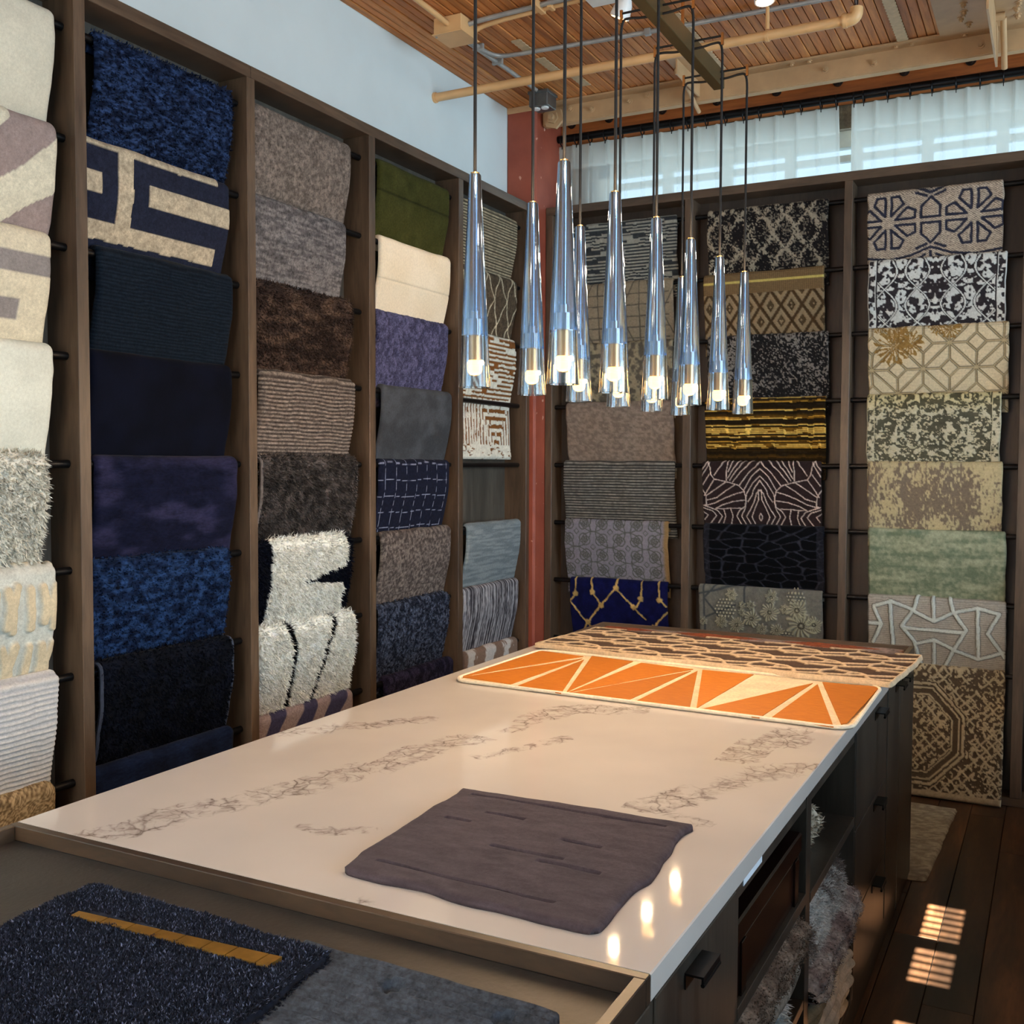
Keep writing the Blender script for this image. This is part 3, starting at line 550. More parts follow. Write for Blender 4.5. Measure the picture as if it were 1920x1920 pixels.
# ------------------------------------------------------------------ rugs on the racks
def tufts(name, parent, P, N, COL, length, width, mat, grav=.4, seed=1, fleck=None):
    r = np.random.default_rng(seed); n = len(P); d = N+r.normal(0, .42, (n, 3)); d[:, 2] -= grav; d /= np.linalg.norm(d, axis=1)[:, None]
    sd = np.cross(d, r.normal(0, 1, (n, 3))); sd /= np.linalg.norm(sd, axis=1)[:, None]+1e-9; L = (length*r.uniform(.6, 1.25, n))[:, None]; wd = (width*r.uniform(.7, 1.3, n))[:, None]
    V = np.empty((n, 3, 3)); V[:, 0] = P-sd*wd; V[:, 1] = P+sd*wd; V[:, 2] = P+d*L; F = np.arange(3*n, dtype=np.int32).reshape(n, 3)
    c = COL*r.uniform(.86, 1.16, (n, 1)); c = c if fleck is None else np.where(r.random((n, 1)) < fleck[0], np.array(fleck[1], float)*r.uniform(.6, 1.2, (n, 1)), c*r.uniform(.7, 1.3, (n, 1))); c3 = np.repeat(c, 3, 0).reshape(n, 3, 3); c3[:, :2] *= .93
    return finish(name, V.reshape(-1, 3), F, mat, parent, None, False, np.clip(c3.reshape(-1, 3), 0, 255)/255., None, 'stuff')
def hang(name, label, group, side, a0, a1, rod, pat, mat, thk=.012, res=.006, Lf=.405, back=.035, ew=.022, tuft=None, free=False, bulge=.003, wavy=.002, shift=0., mid=None, cat='rug', binding=None, seed=0):
    zr = RODZ[rod]+shift; r0 = .0145; W = a1-a0; na = max(12, int(W/res)); A = np.linspace(0, W, na+1)
    S = []                                                           # inner curve (d out from the rod, z)
    for t in np.linspace(0, 1, 4)[:-1]: S.append((-r0-.004*(1-t), zr-back*(1-t)))
    for t in np.linspace(math.pi, 0, 13): S.append((r0*math.cos(t), zr+r0*math.sin(t)))
    nf = int(Lf/res)
    for i in range(1, nf+1):
        t = i/nf; z = zr-Lf*t
        if free: d = r0+.085*sm(.05, 1., np.array([t]))[0]-.0
        elif mid: d = float(np.interp(t*Lf, [0, .12, .3, .36, Lf*.9, Lf], [r0, r0+bulge, -.018, -.030, -.02, -.008]))
        else: dep = t*Lf; d = r0+bulge*math.sin(min(1, dep/.2)*math.pi)-(r0+.040)*(.35*min(1,dep/.37)+.65*float(sm(.10, .40, np.array([dep]))[0]))
        S.append((d, z))
    S = np.array(S); T = np.gradient(S, axis=0); T /= np.linalg.norm(T, axis=1)[:, None]+1e-9; N2 = np.c_[-T[:, 1], T[:, 0]]
    sl = np.r_[0, np.cumsum(np.linalg.norm(np.diff(S, axis=0), axis=1))]; top = sl[9]; V0 = sl-top
    AA, VV = np.meshgrid(A, V0); ns = len(S)
    e = np.minimum(AA, W-AA)/ew; e = np.sqrt(np.clip(1-(1-np.clip(e, 0, 1))**2, 0, 1)); eb = np.clip((sl[-1]-sl)/.02, 0, 1)[:, None]; e = e*np.sqrt(1-(1-eb)**2)*np.ones_like(AA)
    rgb, h = pat(AA.ravel(), VV.ravel(), W); h = np.asarray(h, float)*np.ones(AA.size); h = h.reshape(AA.shape)
    n3 = (fb(AA*9+seed, VV*9+seed*3, seed+2, 2)-.5)*.006
    off = .0015+thk*e+(h+n3)*e
    D = S[:, 0][:, None]+N2[:, 0][:, None]*off; Z = S[:, 1][:, None]+N2[:, 1][:, None]*off
    Aw = AA+wavy*(fb(VV*14+3, AA*0+seed, seed, 2)-.5)*4*(np.abs(AA-W/2)/(W/2))
    def world(a, d, z):
        return np.stack([-.055+d, a0+a, z], -1) if side == 'L' else np.stack([a0+a, .05-d, z], -1)
    outer = world(Aw, D, Z).reshape(-1, 3); Din = S[:, 0]; li = world(Aw[:, 0], Din, S[:, 1]); ri = world(Aw[:, -1], Din, S[:, 1])
    V = np.vstack([outer, li, ri]); m = na+1; no = ns*m
    I = np.arange(no).reshape(ns, m); Q = [np.stack([I[:-1, :-1], I[:-1, 1:], I[1:, 1:], I[1:, :-1]], -1).reshape(-1, 4)]
    Lx = no+np.arange(ns); Rx = no+ns+np.arange(ns)
    Q.append(np.stack([Lx[:-1], I[:-1, 0], I[1:, 0], Lx[1:]], -1)); Q.append(np.stack([I[:-1, -1], Rx[:-1], Rx[1:], I[1:, -1]], -1)); Q.append(np.stack([Rx[:-1], Lx[:-1], Lx[1:], Rx[1:]], -1))
    Q = np.vstack(Q)
    if side == 'B': pass
    rgb = np.asarray(rgb, float).clip(0, 255); eI = rgb.reshape(ns, m, 3); col = np.vstack([rgb, eI[:, 0], eI[:, -1]])/255.
    base = (-.055, (a0+a1)/2, zr) if side == 'L' else ((a0+a1)/2, .05, zr)
    o = finish(name, V, Q[:, ::-1] if side == 'L' else Q, mat, None, base, True, col, label)
    tag(o, label, cat, group)
    if tuft:
        nt, ln, wd = tuft; rr = np.random.default_rng(seed+9); lo = 8; i = rr.integers(lo, ns-2, nt); j = rr.integers(0, m, nt); P = outer.reshape(ns, m, 3)
        p = P[i, j]+rr.normal(0, res*.4, (nt, 3))*np.array([.3, 1, 1] if side == 'L' else [1, .3, 1]); n2 = N2[i]
        ej = ((j == 0)*-1.+(j == m-1)*1.)
        nn = np.stack([n2[:, 0], ej*.9, n2[:, 1]], -1) if side == 'L' else np.stack([ej*.9, -n2[:, 0], n2[:, 1]], -1)
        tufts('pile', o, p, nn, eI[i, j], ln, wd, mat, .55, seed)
    if binding:
        for ai in ((0, -1) if binding[1] == 'both' else (0,)):
            mb = MB()
            k = range(7, ns, 2); dlt = .006 if ai == 0 else -.006
            mb.tube([tuple(world(np.array(Aw[q, ai]+dlt*.2), np.array(Din[q]+N2[q, 0]*.010), np.array(S[q, 1]+N2[q, 1]*.010))) for q in k], .0075, 6)
            mb.build('binding', binding[0], o, smooth=True, label='paler woven edge binding')
    return o
PILE = rugmat(); SOFT = rugmat(340, .22, .3, (1, 1, 1), .3); COARSE = rugmat(150, .6, .9, (1, 1, 1), .2, .95, 60); SILK = rugmat(120, .75, .8, (1, .45, 1.6), .15, .8, 45); FLAT = rugmat(420, .22, .35, (1, 1, 1), .1); SHAG = rugmat(120, .14, .6, (1, 1, 1), .2); PLUSH = rugmat(300, .12, .15, (1, 1, 1), .15); BOUC = rugmat(130, .5, 1., (1, 1, 1), .1, .95, 130); VEL = rugmat(110, .5, .5, (1, .5, 1.4), .25, .9, 26)
M_BIND = plain('taupe binding tape', (112, 104, 100), .9, 0, .1, 90, .4); M_BINDB = plain('slate binding tape', (60, 68, 86), .9, 0, .1, 90, .4)
GB = ['rugs on the left rack, nearest bay', 'rugs on the left rack, second bay', 'rugs on the left rack, third bay', 'rugs on the left rack, fourth bay', 'rugs on the left rack, corner bay']
W6 = .61
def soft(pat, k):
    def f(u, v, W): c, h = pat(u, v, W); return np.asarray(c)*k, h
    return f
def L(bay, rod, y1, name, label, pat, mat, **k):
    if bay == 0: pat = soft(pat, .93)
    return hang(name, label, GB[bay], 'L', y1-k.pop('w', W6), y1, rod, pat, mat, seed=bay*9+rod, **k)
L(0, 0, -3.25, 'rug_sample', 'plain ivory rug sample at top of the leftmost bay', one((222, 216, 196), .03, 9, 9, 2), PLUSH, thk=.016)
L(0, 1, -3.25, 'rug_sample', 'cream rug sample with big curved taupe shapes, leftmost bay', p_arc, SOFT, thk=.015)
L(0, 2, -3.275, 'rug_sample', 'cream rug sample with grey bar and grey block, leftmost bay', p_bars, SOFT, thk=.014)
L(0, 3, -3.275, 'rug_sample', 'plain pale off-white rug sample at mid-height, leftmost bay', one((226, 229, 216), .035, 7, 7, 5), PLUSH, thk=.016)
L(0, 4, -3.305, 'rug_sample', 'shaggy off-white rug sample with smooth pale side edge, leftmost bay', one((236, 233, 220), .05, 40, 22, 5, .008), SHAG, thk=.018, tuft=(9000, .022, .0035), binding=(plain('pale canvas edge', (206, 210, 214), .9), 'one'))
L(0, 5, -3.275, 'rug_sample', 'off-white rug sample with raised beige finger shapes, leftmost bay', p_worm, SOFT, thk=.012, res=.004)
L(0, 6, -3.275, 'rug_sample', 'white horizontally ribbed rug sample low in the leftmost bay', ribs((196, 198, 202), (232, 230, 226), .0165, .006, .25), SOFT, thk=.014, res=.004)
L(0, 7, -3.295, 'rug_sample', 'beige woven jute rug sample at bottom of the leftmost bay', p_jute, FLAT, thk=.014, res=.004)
L(1, 0, -2.487, 'rug_sample', 'glossy mottled navy rug sample at top of the second bay', two((15, 24, 46), (44, 62, 98), 60, 150, 3), SILK, thk=.014, w=.615, tuft=(5000, .012, .003))
L(1, 1, -2.505, 'rug_sample', 'navy and beige rug sample with square fret pattern', p_fret, PILE, thk=.014, res=.004, w=.66)
L(1, 2, -2.492, 'rug_sample', 'very dark teal-black ribbed rug sample under the fret rug', ribs((12, 19, 28), (26, 36, 48), .012, .003, .4), PILE, thk=.012, res=.005, w=.615)
L(1, 3, -2.50, 'rug_sample', 'plain near-black navy rug sample at mid-height, second bay', one((9, 12, 24), .2, 8, 8, 4), PLUSH, thk=.015, w=.64)
L(1, 4, -2.475, 'rug_sample', 'midnight blue rug sample with purple sheen, second bay', two((15, 18, 38), (38, 38, 64), 6, 16, 8), VEL, thk=.014, w=.65)
L(1, 5, -2.515, 'rug_sample', 'bright royal navy mottled rug sample, second bay', two((13, 26, 52), (34, 58, 98), 40, 60, 9), SILK, thk=.012, w=.63, tuft=(4000, .010, .003))
L(1, 6, -2.515, 'rug_sample', 'black-navy shag rug sample with slate side bands, second bay', one((13, 16, 26), .3, 30, 30, 4, .004), SHAG, thk=.018, w=.60, tuft=(7000, .014, .003), binding=(M_BINDB, 'both'))
L(1, 7, -2.51, 'rug_sample', 'deep blue velvet rug sample at bottom of the second bay', one((19, 30, 56), .18, 10, 10, 4), VEL, thk=.014, w=.65)
L(2, 0, -1.765, 'rug_sample', 'warm taupe-brown heathered rug sample at top of the third bay', two((100, 90, 82), (134, 120, 110), 60, 90, 3, .25, .75), COARSE, thk=.015)
L(2, 1, -1.80, 'rug_sample', 'cool grey heathered rug sample, second down in third bay', two((90, 86, 86), (126, 120, 118), 22, 140, 4), COARSE, thk=.013)
L(2, 2, -1.765, 'rug_sample', 'dark chocolate shaggy rug sample, third bay', two((52, 40, 36), (98, 78, 66), 14, 34, 6, .25, .8, .004), SHAG, thk=.018, tuft=(9000, .014, .0028))
L(2, 3, -1.745, 'rug_sample', 'brown-grey ribbed rug sample at mid-height, third bay', ribs((70, 62, 58), (146, 134, 124), .0152, .006, .35), COARSE, thk=.014, res=.004)
L(2, 4, -1.74, 'rug_sample', 'dark taupe long-pile rug sample with woven edge binding', one((76, 70, 68), .3, 40, 40, 4, .005), SHAG, thk=.018, tuft=(11000, .019, .003), binding=(M_BIND, 'both'))
L(2, 5, -1.775, 'rug_sample', 'white shag rug sample with pointed navy-black notch', p_notch, SHAG, thk=.014, res=.0045, tuft=(12000, .02, .0032))
L(2, 6, -1.765, 'rug_sample', 'white shag rug sample with two wavering black lines', p_lines, SHAG, thk=.016, res=.0045, tuft=(12000, .02, .0032))
L(2, 7, -1.765, 'rug_sample', 'slate and mauve striped rug sample at bottom of third bay', p_mauve, PILE, thk=.013)
L(3, 0, -.955, 'rug_sample', 'olive green rug sample with one horizontal crease line', lambda u, v, W: (mx((48, 50, 20), (72, 71, 34), fb(u*16, v*16, 3, 4))*(1-.45*sm(.004, .001, np.abs(v-.13))[:, None]), -.004*sm(.006, .001, np.abs(v-.13))), PILE, thk=.015, res=.005)
L(3, 1, -.945, 'rug_sample', 'plain warm cream rug sample below the olive one', lambda u, v, W: (mx((224, 208, 180), (234, 222, 200), fb(u*7, v*7, 3, 4))*(1-.12*sm(.004, .001, np.abs(v-.18))[:, None]), -.003*sm(.006, .001, np.abs(v-.18))), PLUSH, thk=.016, res=.005)
L(3, 2, -.965, 'rug_sample', 'purple-blue looped boucle rug sample, fourth bay', two((58, 58, 84), (92, 92, 126), 60, 60, 3, .25, .75, .004), BOUC, thk=.013)
L(3, 3, -.93, 'rug_sample', 'plain slate grey rug sample, fourth bay', one((66, 70, 76), .12, 12, 16, 4), SOFT, thk=.014)
L(3, 4, -.95, 'rug_sample', 'navy rug sample with thin pale windowpane grid', p_check, PILE, thk=.011, res=.0035)
L(3, 5, -.935, 'rug_sample', 'brown-grey heathered rug sample low in the fourth bay', two((76, 68, 66), (122, 112, 106), 90, 120, 7), COARSE, thk=.013)
L(3, 6, -.955, 'rug_sample', 'dark blue-grey rug sample flecked with pale yarn', two((36, 40, 54), (84, 92, 112), 95, 95, 3, .42, .66, .004), BOUC, thk=.014, tuft=(5000, .008, .003))
L(3, 7, -.915, 'rug_sample', 'dark plum-blue rug sample at bottom of the fourth bay', two((28, 28, 46), (52, 50, 76), 60, 60, 3), BOUC, thk=.016)
L(4, 0, -.22, 'rug_sample', 'beige and black pinstriped rug sample at top of corner bay', ribs((70, 64, 54), (186, 172, 142), .0145, .003, .06, 3, .5), FLAT, thk=.011, res=.004)
L(4, 1, -.22, 'rug_sample', 'brown rug sample with cream diamond lattice, corner bay', p_lattice, COARSE, thk=.013, res=.004)
L(4, 2, -.235, 'rug_sample', 'brown and cream carved maze rug sample with fringed end', p_maze, SOFT, thk=.010, res=.004, Lf=.635, mid=True)
L(4, 5, -.16, 'rug_sample', 'plain blue-grey flatweave rug sample below the empty gap', two((112, 122, 128), (136, 146, 150), 9, 120, 5), FLAT, thk=.012)
L(4, 6, -.19, 'rug_sample', 'grey rug sample with vertical dark streaks, corner bay', p_stria, FLAT, thk=.011, res=.004)
L(4, 7, -.20, 'rug_sample', 'dusty pink rug sample with pale blotches, corner bay bottom', p_blotch, SOFT, thk=.014, res=.005)
GR = ['rugs on the back rack, left bay', 'rugs on the back rack, middle bay', 'rugs on the back rack, right bay']
def B(bay, rod, x0, x1, label, pat, mat, **k): return hang('rug_sample', label, GR[bay], 'B', x0, x1, rod, pat, mat, seed=60+bay*9+rod, thk=k.pop('thk', .008), ew=k.pop('ew', .008), bulge=.003, res=k.pop('res', .0042), **k)
B(0, 0, .17, .807, 'dark and light grey broken-stripe rug, top of back-left bay', p_greymaze, SOFT)
B(0, 1, .165, .79, 'grey-beige rug with thin tribal line drawing, behind pendants', p_thin, FLAT)
B(0, 2, .16, .79, 'grey-beige mottled rug partly behind the glass pendants', two((88, 84, 76), (146, 138, 116), 40, 40, 5, .4, .62), FLAT)
B(0, 3, .155, .80, 'plain taupe rug just below the glass pendants, back-left bay', two((118, 106, 98), (142, 130, 120), 60, 90, 5), SOFT, res=.008)
B(0, 4, .141, .81, 'fine grey and charcoal horizontal striped rug, back-left bay', ribs((52, 52, 52), (146, 144, 138), .0155, .003, .1), FLAT)
B(0, 5, .15, .775, 'lavender-grey rug with scrollwork outline and tan side edge', p_scroll, FLAT)
B(0, 6, .185, .775, 'royal blue rug with ragged gold ogee lattice', p_gold, SOFT)
B(1, 0, .975, 1.605, 'black distressed rug with cream ogee bands, top of middle bay', p_ogee, PILE)
B(1, 1, .96, 1.592, 'tan woven rug with raised diamond motif and yellow stripe', p_tribal, FLAT)
B(1, 2, .985, 1.619, 'charcoal distressed rug speckled grey, middle bay', p_char, PILE)
B(1, 3, .975, 1.608, 'black and gold broken horizontal striped rug', p_goldstripe, SOFT)
B(1, 4, .965, 1.593, 'dark brown rug with mirrored white zebra-like lines', p_zebra, SOFT, res=.0034)
B(1, 5, .975, 1.612, 'black rug with faint pebble outlines, middle bay', p_stonebk, SOFT)
B(1, 6, .955, 1.612, 'grey-green rug with raised carved flowers and dots', p_floral, SOFT, res=.0034)
B(2, 0, 1.795, 2.41, 'woven beige rug with navy star medallions, top of right bay', p_medal, FLAT, res=.0036)
B(2, 1, 1.804, 2.43, 'white and charcoal damask rug with side borders', damask((212, 216, 214), (50, 46, 50), 1., .5), FLAT, res=.0034)
B(2, 2, 1.81, 2.448, 'cream rug with star lattice and tan flower clusters', p_trellis, FLAT, res=.0034)
B(2, 3, 1.808, 2.42, 'olive-grey distressed damask rug with pale side lines', p_damolive, FLAT, res=.0034)
B(2, 4, 1.82, 2.436, 'taupe and yellow-beige abraded rug, right bay', p_abrash, FLAT)
B(2, 5, 1.828, 2.457, 'plain faded sage green rug, right bay', p_sage, FLAT, res=.006)
B(2, 6, 1.835, 2.467, 'light grey rug with raised angular white lines', p_angle, SOFT, res=.0036)
B(2, 7, 1.86, 2.468, 'brown and cream tribal rug hanging down to the floor', p_octa, SOFT, Lf=.607, free=True, res=.004)

# ------------------------------------------------------------------ island
H = .91; IX0, IX1, IY0, IYA, IYB, IY1 = .8615, 2.184, -4.86, -4.0976, -1.7992, -1.0963
DR = [([(190, 1562), (300, 1536), (420, 1510), (560, 1476), (700, 1442), (800, 1406), (890, 1386)], .085), ([(540, 1374), (640, 1361), (740, 1358), (790, 1350)], .06), ([(900, 1416), (990, 1396), (1060, 1386)], .03), ([(985, 1348), (1080, 1330), (1200, 1330)], .075), ([(1375, 1425), (1440, 1392), (1510, 1368)], .085), ([(1215, 1512), (1330, 1478), (1440, 1450), (1540, 1438)], .07), ([(560, 1548), (680, 1556)], .025), ([(1250, 1520), (1320, 1545)], .03), ([(655, 1688), (690, 1695)], .03), ([(940, 1370), (1000, 1352)], .03), ([(1500, 1610), (1540, 1590)], .02)]
gx = np.linspace(IX0+.0022, IX1-.0022, 132); gy = np.linspace(IYA, IYB, 230); GX, GY = np.meshgrid(gx, gy); vm = np.zeros(GX.size)
ux, uy = wob(GX.ravel(), GY.ravel(), .03, 9)
for P, wdt in DR:
    w_ = [tuple(at(u, v, z=H)[:2]) for u, v in P]; vm = np.maximum(vm, sm(wdt*1.15, wdt*.15, segd(ux, uy, [w_])*(1+.0*ux))*(.55+.9*sm(.35, .6, fb(GX.ravel()*9, GY.ravel()*9, 4, 3))))
vm = vm.clip(0, 1); nV = len(vm); I = np.arange(nV).reshape(GX.shape); Qm = np.stack([I[:-1, :-1], I[:-1, 1:], I[1:, 1:], I[1:, :-1]], -1).reshape(-1, 4)
Vm = np.c_[GX.ravel(), GY.ravel(), np.full(nV, H)]; ring = np.r_[I[0, :], I[1:, -1], I[-1, -2::-1], I[-2:0:-1, 0]]; ctr = np.array([(IX0+IX1)/2, (IYA+IYB)/2])
e1 = Vm[ring].copy(); e1[:, 0] = np.where(e1[:, 0] < IX0+.003, IX0, np.where(e1[:, 0] > IX1-.003, IX1, e1[:, 0])); e1[:, 2] -= .0022; e2 = e1.copy(); e2[:, 2] = H-.040; nr = len(ring); k1 = nV+np.arange(nr); k2 = k1+nr
Qm = np.vstack([Qm, np.stack([np.roll(ring, -1), ring, k1, np.roll(k1, -1)], -1), np.stack([np.roll(k1, -1), k1, k2, np.roll(k2, -1)], -1)])
marble = finish('countertop', np.vstack([Vm, e1, e2]), [tuple(int(i) for i in f) for f in Qm]+[tuple(int(i) for i in k2)], M_MARBLE, None, (1.52, -2.95, H-.04), False, np.repeat(np.r_[vm, vm[ring]*0, vm[ring]*0][:, None], 3, 1))
tag(marble, 'white quartz countertop with drifts of grey veining on the island', 'countertop')
isl = thing('island_cabinet', 'long charcoal wood island with drawers, open shelves and tray ends', 'cabinet', (1.52, -2.95, 0))
def panel(name, b, mat=M_CAB, bev=.0012): return MB().box(*b, bev).build(name, mat, isl)
# carcass panels
panel('side_panel', (IX0, IX0+.02, IY0, IY1, .0, .868)); panel('back_panel', (1.50, 1.515, IYA, IYB, .08, .868))
panel('end_panel', (IX0, IX1, IY0, IY0+.02, 0, .868)); panel('end_panel', (IX0, IX1, IY1-.02, IY1, 0, .868))
for y0, y1 in ((-4.098, -4.08), (-3.655, -3.632), (-3.056, -3.008), (-2.412, -2.392), (-1.812, -1.794)): panel('partition', (IX0+.02, IX1-.003, y0, y1, .08, .868))
panel('toe_kick', (IX0+.03, IX1-.004, IY0+.02, IY1-.02, 0, .08)); panel('deck', (IX0+.02, IX1-.006, IYA, IYB, .08, .10))
panel('top_rail', (IX1-.03, IX1-.006, -3.632, -2.412, .838, .868))
MB().box(1.515, IX1-.002, -3.632, -3.056, .615, .640, .001).build('shelf', M_CAB, isl); MB().box(1.515, IX1-.002, -3.008, -2.412, .600, .624, .001).build('shelf', M_CAB, isl); MB().box(1.515, IX1-.004, -3.632, -3.056, .368, .390, .001).build('shelf', M_CAB, isl)
def pull(par, y, z, w=.088):
    m = MB(); t = .0035; X = IX1+.0005
    m.box(X, X+.030, y-w/2, y+w/2, z, z+t); m.box(X+.0265, X+.030, y-w/2, y+w/2, z-.012, z); m.box(X, X+.002, y-w/2, y+w/2, z-.022, z)
    m.tube([(X+.0285, y-w/2, z-.010), (X+.0285, y+w/2, z-.010)], .0035, 6); return m.build('pull', M_ROD, par)
def front(name, y0, y1, z0, z1, py=None, pz=None):
    o = MB().box(IX1-.020, IX1, y0, y1, z0, z1, .0016).build(name, M_CAB, isl)
    if py is not None: pull(o, py, pz)
    return o
front('door', -4.078, -3.657, .09, .866, -3.905, .872-.03)
for z0, z1 in ((.583, .866), (.325, .579), (.09, .321)): front('drawer', -2.408, -1.815, z0, z1, -2.04, z1-.015)
front('door', -1.792, -1.497, .09, .866, -1.58, .851); front('door', -1.487, -1.118, .0, .866, -1.42, .851)
for y0, y1 in ((-4.858, -4.100),): front('door', y0, y1, .02, .866)
# tray rims and beds at both ends
def tray(y0, y1, lab, m=M_RIM):
    t = thing('tray_top', lab, 'tray', (1.52, (y0+y1)/2, .868)); w = .0185
    for b in ((IX0, IX1, y0, y0+w), (IX0, IX1, y1-w, y1)): MB().box(b[0], b[1], b[2], b[3], .868, H, .0015).build('rim', m, t)
    for a, b in ((IX0, IX0+w), (IX1-w, IX1)): MB().box(a, b, y0+w, y1-w, .868, H, .0015).build('rim', m, t)
    MB().box(IX0+w, IX1-w, y0+w, y1-w, .868, .8815).build('bed', M_TRAY, t); MB().tube([(IX0+w+.002, y1-w-.0015, .8818), (IX1-w-.002, y1-w-.0015, .8818)], .0009, 6).build('welt', M_ROD, t); return t
tray(IY0, IYA-.0008, 'recessed oak-rimmed tray at the near end of the island'); tray(IYB+.0008, IY1, 'recessed dark-rimmed tray at the far end of the island', M_RACKH)
lbl = MB().box(IX1-.0055, IX1-.0035, -3.597, -3.464, .8525, .8705).build('shelf_label', plain('white label card', (214, 226, 240), .6, 0, .03, 20), None, (IX1-.005, -3.53, .861)); tag(lbl, 'blank white label strip under the counter edge above the chest', 'label')
# chest on the shelf
M_CHEST = wood('oxblood lacquer', (9, 5, 4), (22, 11, 9), (42, 22, 17), (1, .12, 1), .16)
ch = thing('chest', 'dark glossy wooden chest on the open island shelf', 'chest', (1.96, -3.345, .64))
MB().box(1.62, 2.172, -3.612, -3.085, .6405, .742, .003).build('body', M_CHEST, ch); MB().box(1.615, 2.176, -3.616, -3.081, .745, .790, .004).build('lid', M_CHEST, ch)
for y in (-3.57, -3.13): MB().box(2.172, 2.1765, y-.016, y+.016, .6405, .742, .001).build('strap', M_CHEST, ch)

# ------------------------------------------------------------------ flat rugs
def flat(name, label, x0, x1, y0, y1, z, thk, pat, mat, res=.006, wavy=.004, warp=None, cut=None, tuft=None, seed=1, fleck=None, cat='rug', edge=.012, round_=.02, parent=None, lift=None):
    nx = int((x1-x0)/res); ny = int((y1-y0)/res); X, Y = np.meshgrid(np.linspace(0, 1, nx+1), np.linspace(0, 1, ny+1)); W, D = x1-x0, y1-y0
    U = X*W; V = Y*D; rgb, h = pat(U.ravel(), V.ravel(), W); h = (np.asarray(h, float)*np.ones(U.size)).reshape(U.shape)
    ed = np.minimum(np.minimum(U, W-U), np.minimum(V, D-V))/edge; e = np.sqrt(np.clip(1-(1-np.clip(ed, 0, 1))**2, 0, 1))
    Z = z+thk*e*(1+.25*(fb(U*14, V*14, seed, 2)-.5))+h*e
    if lift is not None: Z = Z+lift(U, V, W, D)
    cx = np.minimum(U, W-U); cy = np.minimum(V, D-V); k = round_; inn = (cx < k) & (cy < k); dd = np.hypot(k-cx, k-cy); f = np.where(inn & (dd > k), (dd-k)/np.maximum(dd, 1e-6), 0)
    sx = np.where(U < W/2, 1, -1); sy = np.where(V < D/2, 1, -1); dx = f*(k-cx)*sx; dy = f*(k-cy)*sy
    B_ = np.clip(1-np.minimum(np.minimum(U, W-U), np.minimum(V, D-V))/.06, 0, 1)
    PX = x0+U+dx+wavy*2*(fb(V*11+U*3, U*4, seed+3, 2)-.5)*B_*2; PY = y0+V+dy+wavy*2*(fb(U*11+V*3, V*4+7, seed+5, 2)-.5)*B_*2
    if warp is not None: PX, PY = warp(PX, PY)
    P = np.stack([PX, PY, Z], -1); I = np.arange(P.shape[0]*P.shape[1]).reshape(P.shape[:2]); top = P.reshape(-1, 3); q = np.stack([I[:-1, :-1], I[:-1, 1:], I[1:, 1:], I[1:, :-1]], -1).reshape(-1, 4)
    ring = np.r_[I[0, :], I[1:, -1], I[-1, -2::-1], I[-2:0:-1, 0]]; lowz = top[ring].copy(); lowz[:, 2] = z+.0003 if lift is None else lowz[:, 2]-.004
    n0 = len(top); r2 = n0+np.arange(len(ring)); sk = np.stack([np.roll(ring, -1), ring, r2, np.roll(r2, -1)], -1); col = np.vstack([rgb, np.asarray(rgb)[ring]]).clip(0, 255)/255.
    o = finish(name, np.vstack([top, lowz]), np.vstack([q, sk]), mat, parent, (float((x0+x1)/2), float((y0+y1)/2), z), True, col, None if parent else label)
    if not parent: tag(o, label, cat)
    if tuft:
        nt, ln, wd = tuft; r = np.random.default_rng(seed); i = r.integers(0, len(top), nt)
        keep = np.ones(nt, bool) if cut is None else ~cut(U.ravel()[i], V.ravel()[i]); i = i[keep]
        p = top[i]+np.c_[r.normal(0, res*.4, (len(i), 2)), np.zeros(len(i))]; nn = np.tile(np.array([0, 0, 1.]), (len(i), 1)); bx = ((U.ravel()[i] > W-.012)*1.-(U.ravel()[i] < .012)); by = ((V.ravel()[i] > D-.012)*1.-(V.ravel()[i] < .012)); nn[:, 0] += bx*1.3; nn[:, 1] += by*1.3
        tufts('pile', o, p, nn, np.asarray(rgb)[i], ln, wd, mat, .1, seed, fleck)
    return o
def bil(c00, c10, c01, c11, x0, x1, y0, y1):
    def f(X, Y):
        s = (X-x0)/(x1-x0); t = (Y-y0)/(y1-y0); g = lambda k: (1-s)*(1-t)*c00[k]+s*(1-t)*c10[k]+(1-s)*t*c01[k]+s*t*c11[k]; return g(0), g(1)
    return f
# charcoal felt square with open slits
def slitz(u, v):
    d = np.full(u.shape, 9.)
    for a, b, y, h in ((.04, .46, .462, .0040), (.115, .20, .372, .0048), (.055, .11, .312, .0046), (.305, .385, .306, .0048), (.20, .345, .222, .0050), (.305, .425, .196, .0054), (.05, .40, .058, .0034)):
        y2 = y-(u-a)*.012; d = np.minimum(d, np.maximum(np.abs(v-y2)-h, np.maximum(a-u, u-b)))
    return d
def p_felt(u, v, W): s = sm(.0009, -.0009, slitz(u, v)); t = fb(u*22, v*60, 3, 4); return mx((58, 51, 57), (82, 73, 80), t), -.022*s+.0015*(t-.5)
flat('felt_rug', 'charcoal felt rug square with narrow open slits on white countertop', 0, 1, 0, 1, H+.0004, .014, lambda u, v, W: p_felt(u*.5, v*.5, W), SOFT, .0042, .012, bil((1.575, -4.010), (2.075, -4.022), (1.540, -3.520), (2.052, -3.512), 0, 1, 0, 1), seed=4, edge=.03, round_=.03) if False else None
fx0, fy0, fw, fd = 1.56, -4.015, .50, .50
flat('felt_rug', 'charcoal felt rug square with narrow open slits on white countertop', fx0, fx0+fw, fy0, fy0+fd, H+.0004, .0115, p_felt, SOFT, .0021, .005, bil((1.578, -4.012), (2.078, -4.030), (1.543, -3.516), (2.055, -3.508), fx0, fx0+fw, fy0, fy0+fd), seed=4, edge=.013, round_=.022)
